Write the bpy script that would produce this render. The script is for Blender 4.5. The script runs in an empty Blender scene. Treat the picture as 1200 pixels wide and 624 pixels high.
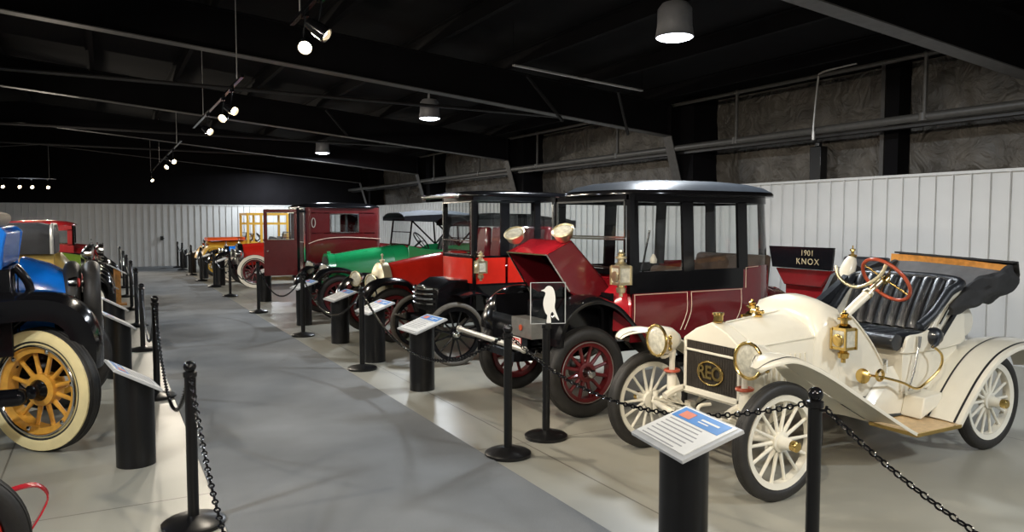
import bpy, bmesh, math, random
from math import sin, cos, pi, atan, radians, sqrt
from mathutils import Vector, Matrix
random.seed(7)
C = bpy.context.scene
COL = C.collection
V = Vector

# ------------------------------------------------------------------ camera, world, exposure
cam_d = bpy.data.cameras.new('camera'); cam = bpy.data.objects.new('camera', cam_d); COL.objects.link(cam)
cam_d.sensor_width = 36.0; cam_d.sensor_fit = 'HORIZONTAL'; cam_d.lens = 880/1200*36
cam_d.clip_start = 0.05; cam_d.clip_end = 200
cam.location = (0, 0, 1.68)
cam.rotation_euler = (radians(90-3.382), 0, radians(-28.468))
C.camera = cam
w = bpy.data.worlds.new('world'); C.world = w; w.use_nodes = True
w.node_tree.nodes['Background'].inputs[0].default_value = (0.02, 0.02, 0.024, 1)
w.node_tree.nodes['Background'].inputs[1].default_value = 0.3
C.view_settings.view_transform = 'Standard'; C.view_settings.look = 'None'
C.view_settings.gamma = 1.0; C.view_settings.use_curve_mapping = False
C.view_settings.exposure = 0.0
CAN_W = 210.0       # ceiling can lamps, watts each
SPOT_W = 200.0      # track spotlights, watts each
WARM = (1.0, 0.89, 0.73); COOL = (0.86, 0.93, 1.0)

# ------------------------------------------------------------------ materials
def mat(name, col, rough=0.5, metal=0.0, coat=0.0, var=0.06, scale=14.0, bump=0.0, bscale=60.0, spec=0.5, emit=None, es=0.0):
    m = bpy.data.materials.new(name); m.use_nodes = True
    nt = m.node_tree; N = nt.nodes; L = nt.links; b = N['Principled BSDF']
    tc = N.new('ShaderNodeTexCoord'); no = N.new('ShaderNodeTexNoise'); no.inputs['Scale'].default_value = scale; no.inputs['Detail'].default_value = 4
    L.new(tc.outputs['Object'], no.inputs['Vector'])
    r = N.new('ShaderNodeValToRGB'); L.new(no.outputs['Fac'], r.inputs[0])
    a = tuple(max(0, c*(1-var)) for c in col)+(1,); z = tuple(min(1, c*(1+var)) for c in col)+(1,)
    r.color_ramp.elements[0].position = 0.3; r.color_ramp.elements[1].position = 0.7
    r.color_ramp.elements[0].color = a; r.color_ramp.elements[1].color = z
    L.new(r.outputs[0], b.inputs['Base Color'])
    b.inputs['Roughness'].default_value = rough; b.inputs['Metallic'].default_value = metal
    b.inputs['Coat Weight'].default_value = coat; b.inputs['Coat Roughness'].default_value = 0.06
    b.inputs['Specular IOR Level'].default_value = spec
    if bump:
        n2 = N.new('ShaderNodeTexNoise'); n2.inputs['Scale'].default_value = bscale; L.new(tc.outputs['Object'], n2.inputs['Vector'])
        bp = N.new('ShaderNodeBump'); bp.inputs['Strength'].default_value = bump; bp.inputs['Distance'].default_value = 0.01
        L.new(n2.outputs['Fac'], bp.inputs['Height']); L.new(bp.outputs[0], b.inputs['Normal'])
    if emit:
        b.inputs['Emission Color'].default_value = emit+(1,); b.inputs['Emission Strength'].default_value = es
    return m
def glass_mat(name, tint=(0.93, 0.95, 0.95), ior=1.5):
    m = bpy.data.materials.new(name); m.use_nodes = True; nt = m.node_tree; N = nt.nodes; L = nt.links
    N.remove(N['Principled BSDF']); out = N['Material Output']
    t = N.new('ShaderNodeBsdfTransparent'); t.inputs[0].default_value = tint+(1,)
    g = N.new('ShaderNodeBsdfGlossy'); g.inputs['Roughness'].default_value = 0.02
    lw = N.new('ShaderNodeLayerWeight'); lw.inputs[0].default_value = .5
    pw = N.new('ShaderNodeMath'); pw.operation = 'POWER'; pw.inputs[1].default_value = 5; L.new(lw.outputs['Facing'], pw.inputs[0])
    f = N.new('ShaderNodeMath'); f.operation = 'MULTIPLY_ADD'; f.inputs[1].default_value = .94; f.inputs[2].default_value = ((ior-1)/(ior+1))**2*1.8; L.new(pw.outputs[0], f.inputs[0])
    x = N.new('ShaderNodeMixShader'); L.new(f.outputs[0], x.inputs[0]); L.new(t.outputs[0], x.inputs[1]); L.new(g.outputs[0], x.inputs[2])
    L.new(x.outputs[0], out.inputs[0]); return m
M = {}
M['white'] = mat('cream_enamel', (0.74, 0.70, 0.59), 0.28, coat=0.5, var=0.02)
M['white2'] = mat('cream_wheel_paint', (0.75, 0.72, 0.62), 0.38, coat=0.2, var=0.02)
M['tire'] = mat('tire_rubber', (0.018, 0.0165, 0.015), 0.55, var=0.2, bump=0.1)
M['tire_grey'] = mat('aged_grey_tire_rubber', (0.10, 0.09, 0.075), 0.6, var=0.2, bump=0.15)
M['black'] = mat('black_enamel', (0.005, 0.005, 0.006), 0.14, var=0.1, spec=0.4)
M['roofblack'] = mat('black_roof_painted_sheen', (0.05, 0.058, 0.070), 0.36, coat=0.4, var=0.1)  # blue-grey tone paints in the overhead sheen on a glossy black roof
M['blackmatte'] = mat('black_plastic', (0.005, 0.005, 0.0055), 0.32, var=0.15, spec=0.4)
M['grille'] = mat('dark_radiator_core', (0.028, 0.022, 0.016), 0.6, var=0.3, scale=80, bump=0.5, bscale=160)
M['brass'] = mat('polished_brass', (0.70, 0.49, 0.17), 0.2, metal=1.0, var=0.08)
M['palebrass'] = mat('pale_nickel_brass', (0.80, 0.70, 0.46), 0.3, metal=0.9, var=0.06)
M['satinbrass'] = mat('satin_pale_brass', (0.74, 0.66, 0.46), 0.42, metal=0.55)
M['chrome'] = mat('nickel_plate', (0.72, 0.71, 0.68), 0.16, metal=1.0, var=0.04)
M['leather'] = mat('black_leather', (0.014, 0.016, 0.020), 0.3, coat=0.25, var=0.2, bump=0.2, bscale=220)
M['cloth'] = mat('black_top_cloth', (0.016, 0.016, 0.017), 0.75, var=0.2, bump=0.3, bscale=260)
M['greycloth'] = mat('grey_top_lining', (0.085, 0.085, 0.088), 0.85, var=0.12, bump=0.2, bscale=220)
M['wood'] = mat('varnished_ash_wood', (0.62, 0.27, 0.055), 0.35, coat=0.3, var=0.22, scale=22)
M['palewood'] = mat('pale_board_wood', (0.66, 0.47, 0.26), 0.5, var=0.14, scale=30)
M['redwood'] = mat('red_painted_wood', (0.40, 0.065, 0.025), 0.28, coat=0.4, var=0.1)
M['maroon'] = mat('maroon_enamel', (0.14, 0.008, 0.013), 0.17, coat=0.8, var=0.06)
M['maroonwheel'] = mat('maroon_wheel_paint', (0.105, 0.006, 0.008), 0.35, coat=0.3, var=0.1)
M['crimson'] = mat('crimson_and_lit_maroon', (0.42, 0.012, 0.022), 0.2, coat=0.6, var=0.05)
M['coach'] = mat('burgundy_coach_enamel', (0.088, 0.008, 0.009), 0.2, coat=0.6, var=0.08)
M['deepred'] = mat('deep_red_enamel', (0.20, 0.008, 0.010), 0.25, coat=0.5)
M['red'] = mat('scarlet_enamel', (0.60, 0.022, 0.012), 0.22, coat=0.6, var=0.05)
M['green'] = mat('bright_green_enamel', (0.012, 0.34, 0.115), 0.25, coat=0.5, var=0.05)
M['darkgreen'] = mat('dark_green_enamel', (0.02, 0.09, 0.04), 0.3, coat=0.5)
M['olive'] = mat('olive_green_enamel', (0.10, 0.16, 0.02), 0.3, coat=0.4)
M['blue'] = mat('bright_blue_enamel', (0.006, 0.17, 0.68), 0.24, coat=0.6, var=0.05)
M['yellow'] = mat('pale_yellow_enamel', (0.66, 0.45, 0.13), 0.3, coat=0.4, var=0.06)
M['gold'] = mat('mustard_yellow_enamel', (0.62, 0.34, 0.03), 0.35, coat=0.3, var=0.06)
M['orange'] = mat('orange_enamel', (0.75, 0.09, 0.01), 0.3, coat=0.4, var=0.05)
M['rimyellow'] = mat('natural_wood_spokes', (0.66, 0.32, 0.045), 0.3, coat=0.4, var=0.12, scale=25)
M['whitewall'] = mat('cream_sidewall_rubber', (0.80, 0.66, 0.34), 0.5, var=0.05)
M['whitewall2'] = mat('white_sidewall_rubber', (0.80, 0.74, 0.62), 0.5, var=0.05)
M['stripe'] = mat('cream_coach_line', (0.72, 0.52, 0.42), 0.4)
M['gilt'] = mat('dull_gilt_lettering', (0.34, 0.27, 0.15), 0.5)
M['darkline'] = mat('black_coach_line', (0.02, 0.02, 0.02), 0.4)
M['brown'] = mat('brown_upholstery', (0.075, 0.045, 0.03), 0.8, var=0.25, bump=0.3, bscale=120)
M['dullsteel'] = mat('grey_steel_parts', (0.30, 0.29, 0.27), 0.4, metal=0.8, var=0.15)
M['silver'] = mat('silver_paint', (0.50, 0.48, 0.43), 0.35, metal=0.5, var=0.1)
M['paper'] = mat('white_printed_panel', (0.78, 0.78, 0.76), 0.35, var=0.02)
M['print_blue'] = mat('blue_print', (0.05, 0.22, 0.58), 0.4, var=0.1)
M['print_grey'] = mat('grey_print', (0.30, 0.30, 0.31), 0.5, var=0.1)
M['print_red'] = mat('orange_print', (0.70, 0.20, 0.10), 0.4, var=0.1)
M['boardedge'] = mat('grey_board_edge', (0.42, 0.43, 0.44), 0.4)
M['plate_red'] = mat('red_plate_paint', (0.55, 0.05, 0.04), 0.4)
M['wheelred'] = mat('bright_red_wheel_paint', (0.55, 0.03, 0.02), 0.3, coat=0.4)
M['fringe'] = mat('pale_fringe_cloth', (0.6, 0.55, 0.42), 0.8)
M['tan'] = mat('tan_top_cloth', (0.30, 0.25, 0.19), 0.85, var=0.08)
M['dimcloth'] = mat('charcoal_roof_cloth', (0.022, 0.022, 0.024), 0.6, var=0.15)
M['bluegrey'] = mat('blue_grey_top_cloth', (0.018, 0.025, 0.036), 0.8, var=0.12)
M['glass'] = glass_mat('clear_glass')
M['lampglass'] = mat('fluted_lamp_glass', (0.54, 0.52, 0.43), 0.16, coat=0.6, var=0.25, scale=30, bump=0.25, bscale=90)
M['acrylic'] = glass_mat('clear_acrylic', (0.86, 0.88, 0.88), 1.45)
M['glow_warm'] = mat('lit_warm_bulb', (1, 0.9, 0.7), 0.4, emit=(1.0, 0.80, 0.50), es=26)
M['glow_cool'] = mat('lit_cool_diffuser', (0.9, 0.95, 1), 0.4, emit=(0.88, 0.94, 1.0), es=9)
M['cansteel'] = mat('dim_spun_aluminium', (0.42, 0.42, 0.44), 0.45, metal=0.5)
M['ceil'] = mat('black_roof_and_shaded_steel', (0.0030, 0.0026, 0.0034), 0.9, var=0.3, scale=2.0, bump=0.4, bscale=3, spec=0.15)
M['flange'] = mat('steel_flange_painted_lit', (0.055, 0.052, 0.050), 0.5, var=0.2)  # paler than the webs: light catching the flanges is put into the colour
M['steel'] = mat('dark_painted_steel', (0.010, 0.0095, 0.010), 0.55, var=0.2)
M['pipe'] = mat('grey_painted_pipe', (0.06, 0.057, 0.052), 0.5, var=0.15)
M['conduit'] = mat('galvanised_conduit', (0.45, 0.44, 0.42), 0.4, metal=0.5)

def floor_mat():
    m = bpy.data.materials.new('sealed_concrete'); m.use_nodes = True; nt = m.node_tree; N = nt.nodes; L = nt.links; b = N['Principled BSDF']
    tc = N.new('ShaderNodeTexCoord')
    n1 = N.new('ShaderNodeTexNoise'); n1.inputs['Scale'].default_value = 0.55; n1.inputs['Detail'].default_value = 7; L.new(tc.outputs['Object'], n1.inputs[0])
    r = N.new('ShaderNodeValToRGB'); L.new(n1.outputs['Fac'], r.inputs[0])
    r.color_ramp.elements[0].position = .3; r.color_ramp.elements[1].position = .72
    r.color_ramp.elements[0].color = (0.255, 0.245, 0.205, 1); r.color_ramp.elements[1].color = (0.345, 0.334, 0.285, 1)
    # control joints every few metres
    sx = N.new('ShaderNodeSeparateXYZ'); L.new(tc.outputs['Object'], sx.inputs[0])
    def joint(sock, period, off, wd):
        a = N.new('ShaderNodeMath'); a.operation = 'ADD'; a.inputs[1].default_value = off; L.new(sock, a.inputs[0])
        p = N.new('ShaderNodeMath'); p.operation = 'PINGPONG'; p.inputs[1].default_value = period/2; L.new(a.outputs[0], p.inputs[0])
        c = N.new('ShaderNodeMath'); c.operation = 'LESS_THAN'; c.inputs[1].default_value = wd; L.new(p.outputs[0], c.inputs[0]); return c
    j1 = joint(sx.outputs[0], 3.4, -2.76+3.4*4, .006); j2 = joint(sx.outputs[1], 3.6, -4.9+3.6*6, .006)
    mx = N.new('ShaderNodeMath'); mx.operation = 'MAXIMUM'; L.new(j1.outputs[0], mx.inputs[0]); L.new(j2.outputs[0], mx.inputs[1])
    mix = N.new('ShaderNodeMix'); mix.data_type = 'RGBA'; L.new(mx.outputs[0], mix.inputs[0]); L.new(r.outputs[0], mix.inputs[6]); mix.inputs[7].default_value = (0.13, 0.12, 0.10, 1)
    L.new(mix.outputs[2], b.inputs['Base Color'])
    n2 = N.new('ShaderNodeTexNoise'); n2.inputs['Scale'].default_value = 1.6; n2.inputs['Detail'].default_value = 5; L.new(tc.outputs['Object'], n2.inputs[0])
    mr = N.new('ShaderNodeMapRange'); mr.inputs[3].default_value = 0.26; mr.inputs[4].default_value = 0.48; L.new(n2.outputs['Fac'], mr.inputs[0]); L.new(mr.outputs[0], b.inputs['Roughness'])
    return m
M['floor'] = floor_mat()
def carpet_mat():
    m = bpy.data.materials.new('grey_carpet_pile'); m.use_nodes = True; nt = m.node_tree; N = nt.nodes; L = nt.links; b = N['Principled BSDF']
    tc = N.new('ShaderNodeTexCoord')
    n1 = N.new('ShaderNodeTexNoise'); n1.inputs['Scale'].default_value = 0.9; n1.inputs['Detail'].default_value = 8; L.new(tc.outputs['Object'], n1.inputs[0])
    n2 = N.new('ShaderNodeTexNoise'); n2.inputs['Scale'].default_value = 260; n2.inputs['Detail'].default_value = 3; L.new(tc.outputs['Object'], n2.inputs[0])
    r = N.new('ShaderNodeValToRGB'); r.color_ramp.elements[0].position = .32; r.color_ramp.elements[1].position = .7
    r.color_ramp.elements[0].color = (0.155, 0.161, 0.165, 1); r.color_ramp.elements[1].color = (0.240, 0.248, 0.253, 1); L.new(n1.outputs['Fac'], r.inputs[0])
    r2 = N.new('ShaderNodeValToRGB'); r2.color_ramp.elements[0].position = .35; r2.color_ramp.elements[1].position = .65
    r2.color_ramp.elements[0].color = (0.75, 0.75, 0.75, 1); r2.color_ramp.elements[1].color = (1.15, 1.15, 1.15, 1); L.new(n2.outputs['Fac'], r2.inputs[0])
    mix = N.new('ShaderNodeMix'); mix.data_type = 'RGBA'; mix.blend_type = 'MULTIPLY'; mix.inputs[0].default_value = 1
    L.new(r.outputs[0], mix.inputs[6]); L.new(r2.outputs[0], mix.inputs[7]); L.new(mix.outputs[2], b.inputs['Base Color'])
    b.inputs['Roughness'].default_value = 0.95; b.inputs['Specular IOR Level'].default_value = 0.15
    bp = N.new('ShaderNodeBump'); bp.inputs['Strength'].default_value = .5; bp.inputs['Distance'].default_value = .004; L.new(n2.outputs['Fac'], bp.inputs['Height']); L.new(bp.outputs[0], b.inputs['Normal'])
    return m
M['carpet'] = carpet_mat()
M['panel'] = mat('white_metal_cladding', (0.56, 0.56, 0.55), 0.42, var=0.03, scale=3)
def insul_mat():
    m = mat('crinkled_dark_insulation', (0.092, 0.082, 0.069), 0.5, var=0.35, scale=3.0)
    nt = m.node_tree; N = nt.nodes; L = nt.links; b = N['Principled BSDF']; tc = N['Texture Coordinate']
    n = N.new('ShaderNodeTexNoise'); n.inputs['Scale'].default_value = 3.2; n.inputs['Detail'].default_value = 6; n.inputs['Distortion'].default_value = 1.2
    L.new(tc.outputs['Object'], n.inputs[0]); bp = N.new('ShaderNodeBump'); bp.inputs['Strength'].default_value = 1.0; bp.inputs['Distance'].default_value = .12
    L.new(n.outputs['Fac'], bp.inputs['Height']); L.new(bp.outputs[0], b.inputs['Normal']); return m
M['insul'] = insul_mat()

# ------------------------------------------------------------------ mesh helpers (all shapes are given in room coordinates)
ORG = {}
def cat(pts, n=6, closed=False):
    P = [V(p) for p in pts]; out = []; k = len(P); segs = k if closed else k-1
    for i in range(segs):
        p0 = P[(i-1) % k] if (closed or i > 0) else P[0]; p1 = P[i]; p2 = P[(i+1) % k]; p3 = P[(i+2) % k] if (closed or i+2 < k) else P[-1]
        for j in range(n):
            t = j/n; out.append(0.5*((2*p1)+(-p0+p2)*t+(2*p0-5*p1+4*p2-p3)*t*t+(-p0+3*p1-3*p2+p3)*t**3))
    if not closed: out.append(P[-1])
    return out
def frame(a):
    a = V(a).normalized(); u = V((0, 0, 1)) if abs(a.z) < .9 else V((1, 0, 0)); u = (u-a*u.dot(a)).normalized(); return a, u, a.cross(u)
class MB:
    def __init__(s, m='black'): s.v = []; s.f = []; s.mi = []; s.ms = []; s.cur = 0; s.use(m)
    def use(s, m):
        if m not in s.ms: s.ms.append(m)
        s.cur = s.ms.index(m); return s
    def add(s, vs, fs):
        o = len(s.v); s.v += [V(p) for p in vs]; s.f += [[i+o for i in f] for f in fs]; s.mi += [s.cur]*len(fs); return s
    def box(s, a, b, rz=0, piv=None):
        (x0, y0, z0), (x1, y1, z1) = a, b
        vs = [V((x, y, z)) for x in (x0, x1) for y in (y0, y1) for z in (z0, z1)]
        if rz:
            p = V(piv) if piv else (V(a)+V(b))/2; R = Matrix.Rotation(rz, 3, 'Z'); vs = [R@(v-p)+p for v in vs]
        return s.add(vs, [(0, 1, 3, 2), (4, 6, 7, 5), (0, 4, 5, 1), (2, 3, 7, 6), (0, 2, 6, 4), (1, 5, 7, 3)])
    def bar(s, p, q, w, h, up=(0, 0, 1)):
        p, q = V(p), V(q); d = (q-p).normalized(); u = V(up); u = u-d*u.dot(d)
        if u.length < 1e-4: u = V((1, 0, 0)); u = u-d*u.dot(d)
        u.normalize(); r = d.cross(u)
        vs = [c+r*(i*w/2)+u*(j*h/2) for c in (p, q) for i, j in ((-1, -1), (1, -1), (1, 1), (-1, 1))]
        return s.add(vs, [(3, 2, 1, 0), (4, 5, 6, 7), (0, 1, 5, 4), (1, 2, 6, 5), (2, 3, 7, 6), (3, 0, 4, 7)])
    def tube(s, pts, r, seg=8, closed=False, flat=1.0):
        P = [V(p) for p in pts]; n = len(P); R = r if isinstance(r, (list, tuple)) else [r]*n
        vs = []; _, u, _ = frame((P[1]-P[0]))
        for i in range(n):
            d = (P[(i+1) % n]-P[i-1]) if closed or 0 < i < n-1 else (P[1]-P[0] if i == 0 else P[-1]-P[-2])
            d.normalize(); u = (u-d*u.dot(d)).normalized(); w_ = d.cross(u)
            vs += [P[i]+(u*cos(2*pi*k/seg)*flat+w_*sin(2*pi*k/seg))*R[i] for k in range(seg)]
        fs = []; m = n if closed else n-1
        for i in range(m):
            a = i*seg; b = ((i+1) % n)*seg
            fs += [(a+k, a+(k+1) % seg, b+(k+1) % seg, b+k) for k in range(seg)]
        if not closed: fs += [tuple(range(seg))[::-1], tuple((n-1)*seg+k for k in range(seg))]
        return s.add(vs, fs)
    def lathe(s, c, ax, prof, seg=24, closed=False):
        a, u, w_ = frame(ax); c = V(c); vs = []; n = len(prof)
        for h, r in prof:
            vs += [c+a*h+(u*cos(2*pi*k/seg)+w_*sin(2*pi*k/seg))*max(r, 1e-5) for k in range(seg)]
        fs = []
        for i in range(n if closed else n-1):
            p = i*seg; q = ((i+1) % n)*seg
            fs += [(p+k, p+(k+1) % seg, q+(k+1) % seg, q+k) for k in range(seg)]
        if not closed: fs += [tuple(range(seg))[::-1], tuple((n-1)*seg+k for k in range(seg))]
        return s.add(vs, fs)
    def ball(s, c, r, seg=14, sz=1.0, ax=(0, 0, 1)):
        return s.lathe(c, ax, [(-r*sz*cos(pi*i/8), r*sin(pi*i/8)) for i in range(9)], seg)
    def prism(s, poly, y0, y1, ax='Y'):
        f = {'Y': lambda a, b, t: (a, t, b), 'X': lambda a, b, t: (t, a, b), 'Z': lambda a, b, t: (a, b, t)}[ax]
        n = len(poly); vs = [f(a, b, y0) for a, b in poly]+[f(a, b, y1) for a, b in poly]
        fs = [tuple(range(n)), tuple(range(2*n-1, n-1, -1))]+[(i, i+n, (i+1) % n+n, (i+1) % n) for i in range(n)]
        return s.add(vs, fs)
    def loft(s, rings, cap=True):
        n = len(rings[0]); vs = [p for r in rings for p in r]; fs = []
        for i in range(len(rings)-1):
            a = i*n; b = a+n; fs += [(a+k, a+(k+1) % n, b+(k+1) % n, b+k) for k in range(n)]
        if cap: fs += [tuple(range(n))[::-1], tuple((len(rings)-1)*n+k for k in range(n))]
        return s.add(vs, fs)
    def shell(s, G, th):
        I = len(G); J = len(G[0]); G = [[V(p) for p in r] for r in G]; B = []
        for i in range(I):
            row = []
            for j in range(J):
                du = G[min(i+1, I-1)][j]-G[max(i-1, 0)][j]; dv = G[i][min(j+1, J-1)]-G[i][max(j-1, 0)]
                nn = du.cross(dv); nn = nn.normalized() if nn.length > 1e-9 else V((0, 0, 1)); row.append(G[i][j]-nn*th)
            B.append(row)
        vs = [p for r in G for p in r]+[p for r in B for p in r]; o = I*J; fs = []
        for i in range(I-1):
            for j in range(J-1):
                a = i*J+j; fs += [(a, a+1, a+J+1, a+J), (o+a, o+a+J, o+a+J+1, o+a+1)]
        for i in range(I-1):
            a = i*J; b = a+J-1; fs += [(a, a+J, o+a+J, o+a), (b, o+b, o+b+J, b+J)]
        for j in range(J-1):
            a = j; b = (I-1)*J+j; fs += [(a, o+a, o+a+1, a+1), (b, b+1, o+b+1, o+b)]
        return s.add(vs, fs)
    def sheet(s, G):
        I = len(G); J = len(G[0]); return s.add([p for r in G for p in r], [(i*J+j, i*J+j+1, (i+1)*J+j+1, (i+1)*J+j) for i in range(I-1) for j in range(J-1)])
    def build(s, name, parent=None, smooth=38, bevel=0, org=None, kind=None):
        o3 = ORG.get(parent.name, V((0, 0, 0))) if parent else None
        if o3 is None:
            if org is None:
                xs = [v.x for v in s.v]; ys = [v.y for v in s.v]; o3 = V(((min(xs)+max(xs))/2, (min(ys)+max(ys))/2, min(v.z for v in s.v)))
            else: o3 = V(org)
        me = bpy.data.meshes.new(name); me.from_pydata([v-o3 for v in s.v], [], s.f)
        for m in s.ms: me.materials.append(M[m])
        me.polygons.foreach_set('material_index', s.mi)
        bm = bmesh.new(); bm.from_mesh(me); bmesh.ops.recalc_face_normals(bm, faces=bm.faces); bm.to_mesh(me); bm.free()
        if smooth:
            me.polygons.foreach_set('use_smooth', [True]*len(me.polygons)); me.set_sharp_from_angle(angle=radians(smooth))
        o = bpy.data.objects.new(name, me); COL.objects.link(o)
        if parent: o.parent = parent; ORG[o.name] = o3
        else: o.location = o3; ORG[o.name] = o3
        if bevel:
            b = o.modifiers.new('bevel', 'BEVEL'); b.width = bevel; b.segments = 2; b.limit_method = 'ANGLE'; b.angle_limit = radians(50)
        if kind: o['kind'] = kind
        return o
def root(name, loc, label, cate, group=None):
    o = bpy.data.objects.new(name, None); COL.objects.link(o); o.location = loc; o.empty_display_size = .1
    o['label'] = label; o['category'] = cate
    if group: o['group'] = group
    ORG[o.name] = V(loc); return o
def tag(o, label, cate, group=None):
    o['label'] = label; o['category'] = cate
    if group: o['group'] = group
    return o
def kids(o): return [c for c in bpy.data.objects if c.parent == o]
def copy_tree(o, parent=None, kidmap=None):
    c = o.copy(); COL.objects.link(c); c.parent = parent
    for ch in KM[o.name]: copy_tree(ch, c)
    return c
KM = {}
def index_tree(o):
    KM[o.name] = [c for c in bpy.data.objects if c.parent == o]
    for c in KM[o.name]: index_tree(c)
def clone(o, loc, rz=0, label=None, group=None):
    index_tree(o); c = copy_tree(o); c.location = loc; c.rotation_euler = (0, 0, rz)
    if label: c['label'] = label
    if group: c['group'] = group
    return c
def text_mesh(body, size, mname, name, parent, pos, xdir, ydir, depth=0.003, spacing=1.0, bold=0.0):
    cu = bpy.data.curves.new(name, 'FONT'); cu.body = body; cu.size = size; cu.extrude = depth; cu.offset = bold; cu.align_x = 'CENTER'; cu.align_y = 'CENTER'; cu.space_character = spacing
    t = bpy.data.objects.new(name, cu); COL.objects.link(t)
    me = bpy.data.meshes.new_from_object(t.evaluated_get(bpy.context.evaluated_depsgraph_get())); bpy.data.objects.remove(t)
    x = V(xdir).normalized(); y = V(ydir).normalized(); z = x.cross(y); R = Matrix((x, y, z)).transposed()
    o3 = ORG[parent.name]
    for v in me.vertices: v.co = R@v.co+V(pos)-o3
    me.materials.clear(); me.materials.append(M[mname])
    o = bpy.data.objects.new(name, me); COL.objects.link(o); o.parent = parent; return o

# ------------------------------------------------------------------ the building
WX = 9.3; IX = 9.9; EY = 31.2; LX = -9.0; BY = -6.0; RX = -1.8     # right wall, end wall, left wall, back wall, ridge
def roofz(x): return 3.94+0.092*(9.3-x) if x >= RX else 3.94+0.092*(9.3-RX)-0.092*(RX-x)
MB('floor').box((LX, BY, -.1), (IX+.1, EY+.1, 0)).build('floor', kind='structure', smooth=0, org=(0, 0, 0))
c = MB('carpet').box((0.54, BY+.1, 0.0), (2.36, EY-.06, 0.008)).build('carpet_runner', smooth=0, org=(0, 0, 0))
tag(c, 'long grey carpet runner down the aisle between the two rows of cars', 'carpet')
def clad(p0, p1, nrm, z0, z1, pitch=.224):
    # ribbed sheet metal: flat pans with a raised rib at every seam
    p0 = V(p0); p1 = V(p1); L_ = (p1-p0).length; d = (p1-p0)/L_; n = V(nrm); prof = []; k = int(L_/pitch)
    for i in range(k+1):
        s0 = i*pitch
        for ds, h in ((0, 0), (pitch-.030, 0), (pitch-.024, .026), (pitch-.012, .026), (pitch-.009, -.012), (pitch-.003, -.012)): 
            if s0+ds <= L_: prof.append((s0+ds, h))
    prof.append((L_, 0)); mb = MB('panel')
    mb.sheet([[p0+d*a+n*h+V((0, 0, z)) for z in (z0, z1)] for a, h in prof]); return mb
WT = 2.265
m = clad((WX, BY, 0), (WX, EY, 0), (-1, 0, 0), 0, WT); m.box((WX-.035, BY, WT), (WX+.02, EY, WT+.035)); m.use('insul')
G = []
for i in range(150):
    y = BY+(EY-BY)*i/149; row = []
    for j in range(16):
        z = WT+.02+(4.05-WT)*j/15
        sag = .05*abs(sin(y*pi/1.25))**.5*sin(pi*((z-WT) % .86)/.86)+random.uniform(-.012, .012)
        row.append((IX-sag, y, z))
    G.append(row)
m.sheet(G); m.box((IX+.02, BY, 0), (IX+.1, EY, 4.2)); m.box((WX+.02, BY, WT), (IX, EY, WT+.02)); m.build('wall_right', kind='structure', smooth=30, org=(WX, 0, 0))
m = clad((LX, EY, 0), (WX, EY, 0), (0, -1, 0), 0, 2.30); m.box((LX, EY-.03, 2.30), (WX, EY+.02, 2.335)); m.use('ceil').box((LX, EY+.02, 0), (IX, EY+.1, 5.2))
m.build('wall_end', kind='structure', smooth=30, org=(0, EY, 0))
m = clad((LX, BY, 0), (LX, EY, 0), (1, 0, 0), 0, WT, .6); m.use('ceil').box((LX-.1, BY, 0), (LX-.02, EY, 5)); m.build('wall_left', kind='structure', smooth=30, org=(LX, 0, 0))
m = clad((WX, BY, 0), (LX, BY, 0), (0, 1, 0), 0, WT, .6); m.use('ceil').box((LX, BY-.1, 0), (IX, BY-.02, 5.2)); m.build('wall_back', kind='structure', smooth=30, org=(0, BY, 0))
m = MB('ceil'); m.sheet([[(x, y, roofz(x)) for y in (BY, EY)] for x in (LX, RX, IX+.1)]); m.sheet([[(x, y, roofz(x)+.1) for y in (BY, EY)] for x in (LX, RX, IX+.1)])
m.build('ceiling', kind='structure', smooth=0, org=(0, 0, 4))
# roof purlins (Z sections along the hall)
n_ = 0
for x in [WX-.75-1.45*k for k in range(12)]:
    z = roofz(x); m = MB('ceil'); m.box((x-.006, BY, z-.19), (x+.006, EY, z-.01)); m.box((x-.006, BY, z-.2), (x+.07, EY, z-.188)); m.box((x-.07, BY, z-.015), (x+.006, EY, z-.003))
    o = m.build('roof_purlin', smooth=0, kind='structure'); n_ += 1
# portal frames: tapered rafter with flanges and a tapered wall column
for k, y in enumerate((-1.6, 4.55, 10.7, 16.9, 23.1, 29.3)):
    m = MB('ceil'); zb_ = lambda x: 4.05-.092*x  # webs share the roof black as painted shade, lower flanges are coloured as lit
    pts = [(x, zb_(x)) for x in (RX, 4.0, 9.0)]
    for (xa, za), (xb, zb) in zip(pts[:-1], pts[1:]):
        m.prism([(xa, za), (xb, zb), (xb, roofz(xb)-.2), (xa, roofz(xa)-.2)], y-.006, y+.006)
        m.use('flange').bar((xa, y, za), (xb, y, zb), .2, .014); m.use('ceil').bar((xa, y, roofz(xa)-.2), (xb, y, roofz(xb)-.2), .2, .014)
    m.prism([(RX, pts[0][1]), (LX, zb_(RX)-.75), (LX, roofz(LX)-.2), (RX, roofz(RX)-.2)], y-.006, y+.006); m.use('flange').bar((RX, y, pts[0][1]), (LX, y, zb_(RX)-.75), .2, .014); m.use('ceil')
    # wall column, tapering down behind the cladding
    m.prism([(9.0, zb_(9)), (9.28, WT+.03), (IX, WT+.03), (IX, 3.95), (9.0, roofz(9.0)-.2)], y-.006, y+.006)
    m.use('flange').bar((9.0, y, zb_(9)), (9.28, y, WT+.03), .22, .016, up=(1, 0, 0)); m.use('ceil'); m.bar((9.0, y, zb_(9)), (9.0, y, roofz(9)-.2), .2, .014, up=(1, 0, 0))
    m.use('ceil').box((9.3, y-.35, WT+.03), (IX-.01, y+.0, 3.9))
    o = m.build('steel_portal_frame', smooth=0, kind='structure')
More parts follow.
